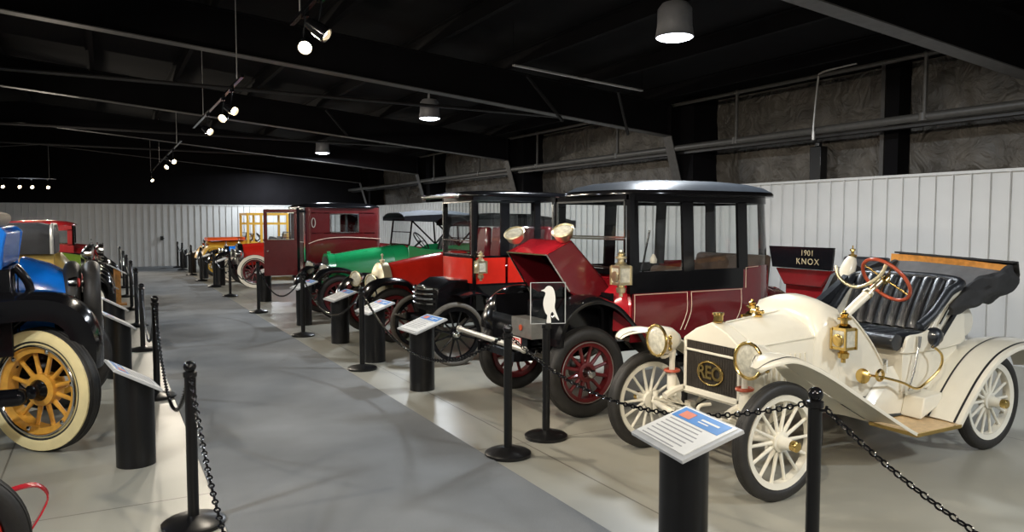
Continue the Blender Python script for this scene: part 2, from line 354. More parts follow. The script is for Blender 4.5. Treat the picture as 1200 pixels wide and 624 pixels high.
# girt pipe and eave strut along the right wall
MB('pipe').tube([(9.12, BY, 3.0), (9.12, EY, 3.0)], .055, 12).build('wall_girt_pipe', kind='structure')
MB('steel').box((9.2, BY, 2.90), (9.32, EY, 2.95)).build('wall_girt', kind='structure', smooth=0)
MB('pipe').tube([(9.12, BY, 3.78), (9.12, EY, 3.78)], .03, 8).build('eave_pipe', kind='structure')
for y in (5.92, 9.13, 12.36, 15.55, 18.7, 21.94, 25.1):
    m = MB('pipe').tube([(9.12, y, 3.78), (9.12, y, 3.0)], .026, 8); m.tube([(9.12, y, 3.05), (9.12, y, 2.95)], .07, 10); m.ball((9.12, y, 3.78), .045, 10)
    m.build('pipe_drop', kind='structure')
MB('ceil').box((9.60, 6.60, WT+.03), (9.85, 6.80, 3.9)).use('flange').box((9.60, 6.82, WT+.03), (9.85, 6.88, 3.9)).build('wall_post', kind='structure', smooth=0)
m = MB('conduit').tube(cat([(9.03, 7.53, 2.92), (9.03, 7.53, 3.1), (9.1, 7.53, 3.72), (9.1, 7.48, 3.81), (9.1, 7.3, 3.83), (9.1, 6.9, 3.84)], 5), .014, 8); m.tube([(9.03, 7.53, 2.98), (9.03, 7.53, 2.86)], .024, 8)
tag(m.build('electrical_conduit'), 'thin pale conduit hooked over at its top on the dark right wall', 'conduit')
m = MB('blackmatte').box((9.35, 7.66, 2.3), (9.5, 7.86, 2.80)); m.tube([(9.42, 7.76, 2.8), (9.42, 7.76, 2.86)], .05, 10)
tag(m.build('junction_box', bevel=.01), 'black box under the pale conduit above the white cladding', 'electrical box')
m = MB('conduit'); m.bar((4.75, 8.72, 3.72), (7.25, 9.22, 3.67), .05, .02); m.use('ceil').bar((4.75, 8.72, 3.72), (4.75, 8.72, 4.3), .006, .006); m.bar((7.25, 9.22, 3.67), (7.25, 9.22, 4.05), .006, .006)
tag(m.build('ceiling_rail', smooth=0), 'narrow pale metal rail hung under the dark roof', 'rail')
for (a, b) in (((5.85, 10.3, 3.95), (6.75, 10.68, 3.35)), ((7.6, 10.3, 3.85), (8.1, 10.68, 3.2)), ((4.3, 16.4, 4.1), (4.9, 16.85, 3.62))):
    MB('steel').bar(a, b, .04, .04).build('rafter_brace', kind='structure', smooth=0)
for y in (12.6, 19.6, 24.2): MB('steel').tube([(LX, y, 3.85), (WX-.3, y, 3.72)], .03, 8).build('cross_brace_pipe', kind='structure')
m = MB('blackmatte').box((1.84, EY-.1, .98), (1.94, EY-.02, 1.13)); m.tube([(1.89, EY-.1, 1.05), (1.89, EY-.17, 1.05), (1.97, EY-.17, 1.05)], .018, 8)
tag(m.build('door_latch'), 'small dark latch on the white end wall', 'latch')

# ------------------------------------------------------------------ lamps
def can_lamp(x, y, z, label, group=None, power=CAN_W):
    r = root('ceiling_lamp', (x, y, z), label, 'lamp', group)
    m = MB('cansteel'); m.lathe((x, y, z), (0, 0, 1), [(-.005, .205), (.0, .21), (.02, .205), (.12, .19), (.30, .185), (.36, .14), (.37, .04), (roofz(x)-z-.01, .02)], 28); m.build('housing', r)
    m = MB('glow_cool'); m.lathe((x, y, z-.006), (0, 0, -1), [(0, .198), (.012, .18), (.03, .12), (.034, .01)], 28); m.build('diffuser', r)
    l = bpy.data.lights.new('lamp_light', 'AREA'); l.shape = 'DISK'; l.size = .42; l.energy = power; l.color = COOL
    lo = bpy.data.objects.new('lamp_light', l); COL.objects.link(lo); lo.parent = r; lo.location = (0, 0, -.06)
    return r
for i, (x, y) in enumerate(((5.55, 6.5), (5.65, 13.8), (5.7, 22.2), (5.75, 29.9))):
    can_lamp(x, y, 3.7, ['large lit ceiling lamp above the white and maroon cars', 'lit ceiling lamp second nearest along the right', 'lit ceiling lamp third from the front', 'smallest lit ceiling lamp, nearest the end wall'][i])
for i, (x, y) in enumerate(((5.5, -.8), (-3.0, 3.0), (-3.0, 11.0), (-3.0, 19.0))):
    can_lamp(x, y, 3.7, 'lit ceiling lamp outside the picture over the hall', 'ceiling lamps out of view')
def spot(x, y, z, aim, label, group=None, power=SPOT_W, ang=75, light=True, lit='glow_warm', track=True):
    r = root('track_spotlight', (x, y, z), label, 'spotlight', group); d = (V(aim)-V((x, y, z))).normalized(); p = V((x, y, z))
    m = MB('black'); m.lathe(p, d, [(-.13, .02), (-.12, .04), (-.03, .055), (.05, .06), (.052, .053), (.0, .05), (-.02, .01)], 18); m.build('lamp_head', r)
    m = MB(lit); m.lathe(p+d*.012, d, [(0, .049), (.012, .04), (.022, .02), (.025, .003)], 16); m.build('bulb', r)
    m = MB('black'); m.tube([p-d*.03+V((0, .06, 0)), V((x, y+.06, z+.12)), V((x, y, z+.2)), V((x, y, z+.25))], .008, 6); m.box((x-.02, y-.05, z+.22), (x+.02, y+.05, z+.264)); m.build('bracket', r)
    if light:
        l = bpy.data.lights.new('spot_light', 'SPOT'); l.energy = power; l.color = WARM; l.spot_size = radians(ang); l.spot_blend = .6; l.shadow_soft_size = .045
        lo = bpy.data.objects.new('spot_light', l); COL.objects.link(lo); lo.parent = r; lo.location = d*.06; lo.rotation_euler = d.to_track_quat('-Z', 'Y').to_euler()
    return r
TX = 1.45; TZ = 3.345
def track(x, y0, y1, z, label, rods):
    r = root('lighting_track', (x, (y0+y1)/2, z), label, 'light track')
    MB('black').box((x-.018, y0, z), (x+.018, y1, z+.03)).build('rail', r, smooth=0)
    for y in rods: MB('conduit').tube([(x, y, z+.03), (x, y, roofz(x)-.02)], .006, 6).build('hanger_rod', r)
track(TX, 9.2, 14.6, TZ, 'thin black track holding the middle group of spotlights over the aisle', (9.6, 13.1))
track(TX, 17.0, 29.0, TZ, 'far black track of spotlights over the aisle', (18.1, 24, 28.6))
track(TX, 1.0, 6.6, TZ, 'nearest black track of spotlights over the aisle', (1.6, 6.3))
track(TX, -5.0, 0.5, TZ, 'black track behind the photographer', (-4, 0))
SP = [ # y, aim, on
 (6.12, (0.2, 3.0, 1.0), 'lit spotlight nearest the camera, pointing forward'), (5.62, (4.2, 3.9, .8), 'spotlight with a silver side turned to the white roadster'),
 (10.03, (3.9, 6.1, .9), 'brightest spotlight of the middle group'), (10.79, (-.7, 7.4, .8), 'small spotlight just left of the brightest one'), (12.49, (3.9, 8.6, .8), 'lit spotlight at the lower end of the middle track'),
 (19.17, (4.0, 13.3, .9), 'upper lit spotlight of the far pair'), (21.06, (-.8, 17.0, .8), 'lower lit spotlight of the far pair'), (28.1, (3.6, 24.0, .8), 'furthest small lit spotlight over the aisle')]
for y, a, lb in SP: spot(TX, y, 3.08, a, lb)
# the rest of the same track behind the photographer, then unseen spots added on a left track to brighten the hall
for y, a in ((3.9, (4.6, 5.6, .8)), (2.6, (-.9, 6.6, .6)), (1.6, (5.2, 3.4, .6)), (-.3, (4.6, 3.0, .8)), (-1.5, (2.6, 3.5, .3)), (-3, (-.6, 4.4, .6))):
    spot(TX, y, 3.08, a, 'track spotlight over the aisle above the picture', 'track spotlights out of view')
track(-2.4, -4.0, 16.0, TZ, 'black track of added spotlights over the left row of cars', (-3, 3, 9, 15))
for y, a in ((2.0, (4.4, 4.6, .6)), (4.4, (3.9, 6.6, .7)), (6.0, (3.9, 8.8, .9)), (7.6, (4.0, 10.8, 1.0)), (9.2, (4.0, 13.0, 1.0)), (10.8, (4.0, 15.2, 1.1)), (12.4, (3.6, 20, .8)), (13.2, (-.5, 18, 1.0)), (14.0, (1.4, 18, 0)), (15.0, (3.4, 24, 1.0)), (15.6, (1.5, 23, 0))):
    spot(-2.4, y, 3.08, a, 'unseen track spotlight added over the left row to brighten the hall', 'added left track spotlights out of view')
r_ = root('lighting_track', (-2.3, 30.1, 3.1), 'track of spotlights across the far left end of the hall', 'light track')
MB('black').box((-4.2, 30.08, 3.12), (-1.4, 30.12, 3.15)).build('rail', r_, smooth=0)
for x in (-4, -1.6): MB('conduit').tube([(x, 30.1, 3.15), (x, 30.1, roofz(x)-.02)], .006, 6).build('hanger_rod', r_)
for x, z, lb in ((-2.94, 2.98, 'leftmost'), (-2.47, 2.95, 'second from left'), (-2.11, 2.95, 'third and brightest from left'), (-1.65, 2.92, 'rightmost')):
    spot(x, 30.1, 2.854, (1.2+x*.15, 23.5, .2), lb+' lit spotlight of the far left row', power=380)

# ------------------------------------------------------------------ rope posts, chains and sign stands
def make_post(label, cone=True, h=.95):
    r = root('stanchion_post', (0, 0, 0), label, 'barrier post', 'black rope posts along the aisle')
    m = MB('blackmatte'); m.lathe((0, 0, 0), (0, 0, 1), [(0, .165), (.022, .168), (.034, .15), (.052, .06), (.062, .034)], 32); m.build('base', r, smooth=30)
    m = MB('blackmatte'); m.lathe((0, 0, .055), (0, 0, 1), [(0, .030), (h-.15, .030), (h-.145, .036), (h-.12, .036), (h-.115, .02), (h-.105, .018)], 20); m.build('pole', r)
    m = MB('black'); m.ball((0, 0, h-.034), .034, 16); m.build('ball_finial', r)
    m = MB('blackmatte')
    for sx in (-1, 1): m.tube([(0, .03*sx, h-.10), (0, .055*sx, h-.095), (0, .062*sx, h-.075)], .007, 6)
    m.build('chain_hook', r); return r
RP = [(2.75, 2.25, 'nearest black post, in front of the white roadster'), (2.51, 4.69, 'second nearest right post, left of the post with the bird sign'),
 (2.54, 8.26, 'black post on round base in front of the red touring car'), (2.53, 11.11, 'black post on the carpet edge before the green car'), (2.46, 14.33, 'black post in front of the maroon coupe'),
 (2.44, 17.74, 'black post just left of the cream-walled tyre'), (2.44, 20.5, 'sixth black post on the right, left of the dark sign stand'), (2.37, 22.8, 'seventh black post on the right side'),
 (2.36, 25.4, 'eighth black post on the right side'), (2.34, 28.2, 'last but one black post near the end wall'), (2.33, 29.9, 'furthest black post, beside the end wall')]
LP = [(.39, 4.42, 'nearest left black post with wide round base', .92), (.40, 7.85, 'left black post right of the pair of sign stands', .98), (.40, 10.85, 'left black post second behind the nearest', .88),
 (.42, 13.4, 'left black post fourth in the row', .95), (.42, 16.0, 'left black post fifth in the row', .95), (.41, 18.8, 'left black post sixth in the row', .95), (.40, 21.4, 'left black post seventh in the row', .95), (.38, 25.2, 'furthest left black post before the end wall', .95)]
proto = make_post(RP[0][2]); proto.location = RP[0][:2]+(.0,); proto['label'] = RP[0][2]
index_tree(proto)
for x, y, lb in RP[1:]: clone(proto, (x, y, .008 if x < 2.5 else 0), 0, lb)
for x, y, lb, h in LP: c = clone(proto, (x, y, 0), 0, lb); c.scale = (1, 1, h/.95)
sp_ = clone(proto, (2.98, 4.94, 0), 0, 'black post carrying the clear bird sign, in front of the maroon car'); 
for k_ in [o for o in bpy.data.objects if o.parent == sp_ and o.name.startswith(('ball_finial', 'chain_hook'))]: bpy.data.objects.remove(k_)
for x, y, lb in ((2.72, -.6, 'black post behind the camera on the right'), (.42, 1.2, 'black post behind the camera on the left')): clone(proto, (x, y, .0), 0, lb)
# clear plate with a pale bird cut-out
r = root('bird_sign', (2.98, 4.90, .90), 'clear plate with a pale bird silhouette on top of a black post', 'sign')
u = V((cos(-.35), sin(-.35), 0)); o_ = V((2.97, 4.90, 0))
def sg(a, z, t=0): return o_+u*a+V((0, 0, z))+u.cross(V((0, 0, 1)))*t
m = MB('acrylic'); q = [(-.135, .90), (.135, .90), (.135, 1.215), (-.135, 1.215)]
m.loft([[sg(a, z, 0) for a, z in q], [sg(a, z, .006) for a, z in q]]); m.build('clear_plate', r, smooth=0)
m = MB('boardedge')
for (a, z), (b, z2) in zip(q, q[1:]+q[:1]): m.bar(sg(a, z, .003), sg(b, z2, .003), .008, .004)
m.build('plate_edge', r, smooth=0)
bird = [(-.055, 1.155), (-.03, 1.165), (-.012, 1.185), (.012, 1.19), (.035, 1.175), (.05, 1.14), (.056, 1.08), (.05, 1.03), (.062, .985), (.085, .925), (.06, .945), (.035, .99), (.018, .965), (.022, .905), (-.012, .905), (-.006, .96), (-.022, .985), (-.038, 1.04), (-.034, 1.09), (-.022, 1.125), (-.028, 1.145)]
m = MB('paper'); pp = [(p.x, p.y) for p in cat([(a, z, 0) for a, z in bird], 3, True)]; m.loft([[sg(a, z, .0065) for a, z in pp], [sg(a, z, .011) for a, z in pp]]); m.build('bird_silhouette', r, smooth=0)
m = MB('blackmatte'); m.bar(sg(0, .862, .02), sg(0, .905, .02), .035, .03); m.build('holder', r, smooth=0)

def catenary(p, q, sag, n=40):
    p, q = V(p), V(q); return [p.lerp(q, t/n)-V((0, 0, sag*4*(t/n)*(1-t/n))) for t in range(n+1)]
def chain(p, q, sag, label, link=.042, wire=.0045, fine=True):
    P = catenary(p, q, sag, 200); L_ = [0]
    for a, b in zip(P[:-1], P[1:]): L_.append(L_[-1]+(b-a).length)
    n = int(L_[-1]/(link*.74)); m = MB('black'); j = 0; S = (10, 5) if fine else (6, 4)
    for i in range(n):
        s_ = (i+.5)*L_[-1]/n
        while L_[j+1] < s_: j += 1
        c = P[j].lerp(P[j+1], (s_-L_[j])/(L_[j+1]-L_[j])); d, u_, v_ = frame(P[j+1]-P[j])
        if i % 2: u_ = v_
        ring_ = [c+d*cos(2*pi*k/S[0])*(link/2-wire)+u_*sin(2*pi*k/S[0])*link*.27 for k in range(S[0])]
        m.tube(ring_, wire, S[1], True)
    return tag(m.build('plastic_chain'), label, 'chain', 'black chains between the posts')
ZC = .86
pts = [(2.72, -.6)]+[(x, y) for x, y, _ in RP]
lab = ['chain running from the nearest right post off the lower right corner', 'chain across the front of the white roadster', 'chain sagging before the spoked-wheel carriage', 'chain hanging before the red touring car', 'chain hanging before the green car',
 'chain left of the maroon coupe', 'far right chain before the dark sign stand', 'far right chain second from the dark stand', 'far right chain third from the dark stand', 'far right chain near the end wall', 'furthest right chain at the end wall']
sags = [.42, .24, .42, .38, .40, .35, .3, .3, .3, .3, .2]
for i in range(len(pts)-1):
    (xa, ya), (xb, yb) = pts[i], pts[i+1]; chain((xa, ya+.06, ZC), (xb, yb-.06, ZC), sags[i], lab[i], fine=i < 3, wire=.0045 if i < 2 else .006)
pts = [(.42, 1.2, .95)]+[(x, y, h) for x, y, _, h in LP]
lab = ['chain hanging from the nearest left post towards the camera', 'deeply sagging chain behind the nearest left post', 'left chain second behind the nearest post', 'left chain third in the row', 'left chain fourth in the row', 'left chain fifth in the row', 'left chain sixth in the row', 'furthest chain on the left']
for i in range(len(pts)-1):
    (xa, ya, ha), (xb, yb, hb) = pts[i], pts[i+1]; chain((xa, ya+.06, ha-.09), (xb, yb-.06, hb-.09), (.5, .52, .5, .4, .3, .3, .3, .3)[i], lab[i], fine=i < 2)

def stand(x, y, rz, label, r_=.125, zf=.60, zb=.73, bw=.54, bd=.36, seed=1, wooden=False, plain=False):
    # column whose top is cut on a slope, carrying a tilted printed board; +x local is the low (reader's) edge
    r = root('sign_stand', (x, y, 0), label, 'sign stand', None if wooden else 'black sign stands along the aisle'); Rz = Matrix.Rotation(rz, 3, 'Z'); o_ = V((x, y, 0))
    T = lambda p: Rz@V(p)+o_
    sl = (zf-zb)/bd
    zt = lambda px_: (zf+zb)/2+sl*px_-.012
    n = 40; rings = []
    if wooden:
        m = MB('wood'); q = [(-.05, -.13), (.05, -.13), (.05, .13), (-.05, .13)]
        m.loft([[T((a, b, 0.02)) for a, b in q], [T((a, b, zt(a))) for a, b in q]]); m.box(T((0, 0, 0))-V((.16, .16, 0)), T((0, 0, 0))+V((.16, .16, .03)))
    else:
        m = MB('blackmatte'); cs = [(r_*cos(2*pi*k/n), r_*sin(2*pi*k/n)) for k in range(n)]
        m.loft([[T((a*1.0, b, 0)) for a, b in cs], [T((a*1.0, b, .004)) for a, b in cs], [T((a, b, zt(a))) for a, b in cs]])
    m.build('column', r, smooth=50)
    nrm = Rz@V((-sl, 0, 1)).normalized(); ux = Rz@V((1, 0, sl)).normalized(); uy = Rz@V((0, 1, 0)); c0 = o_+V((0, 0, (zf+zb)/2))
    B = lambda a, b, h: c0+ux*a+uy*b+nrm*h
    def slab(mb, a0, a1, b0, b1, h0, h1): mb.loft([[B(a0, b0, h), B(a1, b0, h), B(a1, b1, h), B(a0, b1, h)] for h in (h0, h1)])
    m = MB('boardedge'); slab(m, -bd/2, bd/2, -bw/2, bw/2, -.018, .0); m.build('sign_board', r, smooth=0, bevel=.003)
    m = MB('paper'); slab(m, -bd/2+.012, bd/2-.03, -bw/2+.012, bw/2-.03, .0005, .004); bd_ = m.build('printed_panel', r, smooth=0)
    if not plain:
        rnd = random.Random(seed); a0 = -bd/2+.02; dr = 1
        m = MB('print_blue'); slab(m, a0, a0+.085, -bw/2+.03, bw/2-.05, .0045, .0055); m.build('header_band', bd_, smooth=0)
        m = MB('print_red'); slab(m, a0+.02, a0+.07, -bw/2+.07, -bw/2+.16, .0058, .0066); m.use('paper'); slab(m, a0+.03, a0+.042, -bw/2+.22, bw/2-.1, .0058, .0064); slab(m, a0+.052, a0+.06, -bw/2+.22, bw/2-.16, .0058, .0064); m.build('header_print', bd_, smooth=0)
        m = MB('print_grey')
        for k in range(7): slab(m, a0+.10+k*.026, a0+.107+k*.026, -bw/2+.05, bw/2-.07-rnd.random()*.08, .0045, .005)
        m.build('text_lines', bd_, smooth=0)
    return r
# right side: the reader stands on the aisle side (-x), so the low edge points to -x
for i, (x, y, rz, lb) in enumerate(((2.28, 2.57, pi-.18, 'large sign stand with blue header in front of the white roadster'), (2.76, 6.98, pi+.05, 'black sign stand before the black spoked wheels'), (2.82, 8.66, pi+.05, 'black sign stand behind the post before the red car'),
 (2.84, 10.24, pi+.05, 'black sign stand before the green car hood'), (2.82, 12.3, pi+.05, 'black sign stand before the maroon coupe'), (2.95, 16.35, pi+.05, 'black sign stand left of the open maroon door'),
 (2.66, 21.1, pi, 'black sign stand left of the cream-walled tyre'), (2.56, 23.9, pi, 'dark sign stand in front of the orange truck'), (2.52, 26.8, pi, 'small dark sign stand in the distance'), (2.5, 29.6, pi, 'furthest dark sign stand by the end wall'))):
    stand(x, y, rz, lb, seed=i, bw=.46, plain=i > 5, **({} if i else dict(zf=.68, zb=.79, r_=.11, bd=.32)))
for i, (x, y, lb) in enumerate(((.15, 5.75, 'large black sign stand before the yellow-spoked wheel'), (.10, 9.1, 'second black sign stand on the left'), (.08, 10.95, 'left black sign stand third in the row'), (.02, 14.5, 'left dark sign stand fourth in the row'), (.10, 20.7, 'furthest dark sign stand on the left'))):
    stand(x, y, .12, lb, seed=20+i, bw=.46, bd=.34, zf=.53, zb=.73, plain=i > 2)
stand(.2, 17.1, .1, 'sign stand with a brown wooden pedestal among the left stands', wooden=True, plain=True, zf=.62, zb=.84)

# ------------------------------------------------------------------ car part builders (room coordinates)
def wheel(car, c, r, tw, n, tire='tire', spk='white2', rim=None, hub='brass', out=-1, ww=None, fel=.05, sw=.018, hubr=.035, hubl=.09, name='wheel', ttk=None, wwf=.62, steer=0, barrel=None):
    rim = rim or spk; c = V(c); RZ = Matrix.Rotation(steer, 3, 'Z'); ax = RZ@V((0, out, 0)); tk = ttk or tw
    ri = r-tk; m = MB(spk)
    for k in range(n):
        a = 2*pi*(k+.5)/n; d = RZ@V((sin(a), 0, cos(a)))
        m.tube([c+d*hubr*.8, c+d*(hubr+.04), c+d*(ri-fel)*.8, c+d*(ri-fel*.6)], [sw*1.1, sw, sw*.8, sw*.95], 8)
    m.use(rim); m.lathe(c, ax, [(-tw*.32, ri-fel), (tw*.32, ri-fel), (tw*.36, ri-fel*.4), (tw*.42, ri+.004), (-tw*.42, ri+.004), (-tw*.36, ri-fel*.4)], 48, True)
    m.use(spk); m.lathe(c, ax, [(-tw*.4, hubr*1.2), (-tw*.4, hubr*1.7), (tw*.28, hubr*1.7), (tw*.34, hubr*1.2)], 20)
    w_ = m.build(name, car)
    m = MB(tire); pr_ = []
    for k in range(20):
        a = 2*pi*k/20; cx_ = cos(a); sy_ = sin(a)
        pr_.append((tw/2*(abs(sy_)**.8)*(1 if sy_ > 0 else -1), r-tk/2+tk/2*(abs(cx_)**.75)*(1 if cx_ > 0 else -1)))
    m.lathe(c, ax, pr_, 56, True); 
    for s_ in (-.2, 0, .2): m.tube([c+ax*s_*tw+RZ@V((sin(2*pi*k/56), 0, cos(2*pi*k/56)))*(r-.001) for k in range(56)], .003, 4, True)
    m.build('tire', w_)
    if ww:
        m = MB(ww); o1 = ri+.012; o2 = ri+tk*wwf+.01
        m.lathe(c, ax, [(tw*.40, o1), (tw*.50, (o1*.65+o2*.35)), (tw*.515, (o1+o2)/2), (tw*.47, o2), (tw*.38, o2), (tw*.36, o1)], 56, True); m.build('white_sidewall', w_)
    if barrel: MB(barrel).lathe(c+ax*tw*.3, ax, [(0, hubr*1.3), (hubl*.2, hubr*1.05), (hubl*.7, hubr*.85), (hubl*.72, hubr*.6)], 18).build('hub_barrel', w_)
    m = MB(hub); m.lathe(c+ax*tw*.3, ax, [(hubl*.66, hubr*.9), (hubl*.95, hubr*.9), (hubl, hubr*.7), (hubl, .002)] if barrel else [(0, hubr*1.15), (hubl*.15, hubr*1.1), (hubl*.4, hubr*.8), (hubl*.85, hubr*.72), (hubl, hubr*.45), (hubl, .002)], 18); m.build('hub_cap', w_)
    return w_
def fender(mb, path, y0, y1, th=.006, crown=.03, lip=.03, liny=None, sub=5, olip=None, line=None, yf=None):
    # path: (x, z) front to back; cross-section bulges by crown, outer edge turned down
    P = [(p.x, p.z) for p in cat([(a, 0, b) for a, b in path], sub)]; out = 1 if y1 > y0 else -1; n = len(P); G = []; dirn = 1 if P[-1][0] > P[0][0] else -1
    for i, (x, z) in enumerate(P):
        a = P[max(i-1, 0)]; b = P[min(i+1, n-1)]; t = V((b[0]-a[0], 0, b[1]-a[1])).normalized(); nn = V((-t.z, 0, t.x))*dirn
        ya_, yb_ = (yf(x) if yf else (y0, y1))
        L_ = lip(i/(n-1)) if callable(lip) else lip
        row = []
        for j in range(9):
            u_ = j/8; y = ya_+(yb_-ya_)*u_; h = crown*(1-(2*u_-1)**2)
            row.append(V((x, y, z))+nn*h)
        row.append(V((x, yb_+out*.004, z))-nn*L_*.4); row.append(V((x, yb_+out*.002, z))-nn*L_)
        G.append(row)
    k_ = n//2; tst = (G[k_+1][4]-G[k_-1][4]).cross(G[k_][5]-G[k_][3])
    up_ = V((-(G[k_+1][4]-G[k_-1][4]).z, 0, (G[k_+1][4]-G[k_-1][4]).x))*dirn
    mb.shell(G if tst.dot(up_) > 0 else [r_[::-1] for r_ in G], th)
    if line:
        for f in line[1:]:
            mb.use(line[0]); S = []
            for i, (x, z) in enumerate(P):
                a = P[max(i-1, 0)]; b = P[min(i+1, n-1)]; t = V((b[0]-a[0], 0, b[1]-a[1])).normalized(); nn = V((-t.z, 0, t.x))*dirn; row = []; ya_, yb_ = (yf(x) if yf else (y0, y1))
                for u_ in (f-.02, f+.02): row.append(V((x, ya_+(yb_-ya_)*u_, z))+nn*(crown*(1-(2*u_-1)**2)+.0025))
                S.append(row)
            mb.sheet(S)
    return mb
def sel(x, yc, hw, zb, zt, n=2.6, k=18):
    r = [V((x, yc+hw*(1 if cos(a) > 0 else -1)*abs(cos(a))**(2/n), zb+(zt-zb)*abs(sin(a))**(2/n))) for a in [pi*i/k for i in range(k+1)]]
    return r
def headlamp(car, p, d, r=.10, depth=.13, body='black', rim='brass', name='headlamp', stalk=None, lens='lampglass'):
    p = V(p); d = V(d).normalized(); m = MB(body)
    m.lathe(p, d, [(-depth, .012), (-depth*.93, r*.45), (-depth*.6, r*.82), (-depth*.15, r*.97), (0, r), (0, r*.93), (-depth*.3, r*.8), (-depth*.7, r*.4), (-depth*.75, .01)], 28)
    if stalk: m.tube([p-d*depth*.5-V((0, 0, r*.8)), V(stalk)], .014, 8)
    h = m.build(name, car)
    m = MB(rim); m.tube([p+d*.004+(frame(d)[1]*cos(2*pi*k/32)+frame(d)[2]*sin(2*pi*k/32))*r for k in range(32)], r*.095, 8, True); m.build('rim', h)
    m = MB('chrome'); m.lathe(p, d, [(-depth*.7, .004), (-depth*.6, r*.3), (-depth*.3, r*.72), (-.012, r*.9)], 24); m.build('reflector', h)
    m = MB(lens); m.lathe(p, d, [(0, r*.95), (r*.1, r*.7), (r*.16, r*.35), (r*.18, .002)], 24); m.build('lens', h)
    return h
def lantern(car, p, s=1.0, metal='brass', face=(-1, 0, 0), name='side_lamp'):
    p = V(p); m = MB(metal); b = .042*s
    m.box(p+V((-b, -b, -.05*s)), p+V((b, b, -.035*s))); m.box(p+V((-b, -b, .05*s)), p+V((b, b, .065*s)))
    for i in (-1, 1):
        for j in (-1, 1): m.box(p+V((i*b-.005*s, j*b-.005*s, -.05*s)), p+V((i*b+.005*s, j*b+.005*s, .06*s)))
    m.lathe(p+V((0, 0, .065*s)), (0, 0, 1), [(0, .04*s), (.015*s, .028*s), (.02*s, .018*s), (.035*s, .018*s), (.04*s, .034*s), (.05*s, .034*s), (.055*s, .016*s), (.07*s, .024*s), (.078*s, .01*s), (.09*s, .008*s)], 16)
    m.lathe(p-V((0, 0, .05*s)), (0, 0, -1), [(0, .03*s), (.012*s, .018*s), (.02*s, .03*s), (.045*s, .026*s), (.052*s, .012*s), (.07*s, .012*s)], 16)
    h = m.build(name, car)
    f = V(face).normalized(); m = MB('lampglass'); m.box(p+V((-b*.93, -b*.93, -.035*s)), p+V((b*.93, b*.93, .05*s))); m.build('lamp_glass', h, smooth=0)
    m = MB(metal); m.lathe(p+f*b, f, [(0, .030*s), (.006, .033*s), (.01, .026*s)], 18); m.use('glass'); m.build('bezel', h)
    return h
def resample(path, s0, s1, n):
    P = [V((a, b, 0)) for a, b in path]; L_ = [0]
    for a, b in zip(P[:-1], P[1:]): L_.append(L_[-1]+(b-a).length)
    T = L_[-1]; out = []; 
    for i in range(n+1):
        s = (s0+(s1-s0)*i/n)*T; j = 0
        while j < len(P)-2 and L_[j+1] < s: j += 1
        out.append(P[j].lerp(P[j+1], max(0, min(1, (s-L_[j])/max(L_[j+1]-L_[j], 1e-6)))))
    return out
def band(mb, path, s0, s1, z0, z1, th=.03, off=None, nz=4, dens=90, sheet=False):
    P = resample(path, s0, s1, max(2, int(dens*(s1-s0)))); G = []; n = len(P); off = off or (lambda z: 0)
    N = []
    for i in range(n):
        t = (P[min(i+1, n-1)]-P[max(i-1, 0)]).normalized(); N.append(V((t.y, -t.x, 0)))
    for i in range(n): G.append([P[i]+N[i]*off(z0+(z1-z0)*j/nz)+V((0, 0, z0+(z1-z0)*j/nz)) for j in range(nz+1)])
    return mb.sheet(G) if sheet else mb.shell(G, th)
def arcpath(x0, x1, yc, hw, rr=.35, rf=0.0, n=8):
    # U shape seen from above, front near corner -> rear -> front far corner
    P = []
    def arc(cx_, cy_, r, a0, a1): 
        for k in range(n+1):
            a = a0+(a1-a0)*k/n; P.append((cx_+r*cos(a), cy_+r*sin(a)))
    if rf: arc(x0+rf, yc-hw+rf, rf, -pi, -pi/2)
    else: P.append((x0, yc-hw))
    arc(x1-rr, yc-hw+rr, rr, -pi/2, 0); arc(x1-rr, yc+hw-rr, rr, 0, pi/2)
    if rf: arc(x0+rf, yc+hw-rf, rf, pi/2, pi)
    else: P.append((x0, yc+hw))
    return P
def tufted(mb, A, B, C_, D, nch=6, nb=5, depth=.035, th=.05):
    # quilted panel between corners A B (bottom), C_ D (top); bulging vertical channels
    A, B, C_, D = map(V, (A, B, C_, D)); nn = (B-A).cross(C_-A).normalized(); G = []
    I = nch*8
    for i in range(I+1):
        u_ = i/I; row = []
        for j in range(17):
            v_ = j/16; p = A.lerp(B, u_).lerp(C_.lerp(D, u_), v_); h = depth*abs(sin(pi*u_*nch))**.5*(.6+.4*sin(pi*v_)**.5)
            row.append(p+nn*h)
        G.append(row)
    return mb.shell(G, th)

# ================================================================== white roadster
YC = 3.76; car = root('vintage_roadster', (3.52, YC, 0), 'cream white brass-era open roadster with black tufted seat and folded top', 'car')
NY = 3.1+.045; FY = 4.42-.045
for (x, y, o_, r_) in ((3.53, NY, -1, .36), (3.53, FY, 1, .36), (5.70, NY-.0, -1, .36), (5.70, FY, 1, .36)):
    wheel(car, (x, y, r_), r_, .085, 14, out=o_, fel=.032, sw=.0125, hubr=.036, hubl=.12, ttk=.078, barrel='white2')
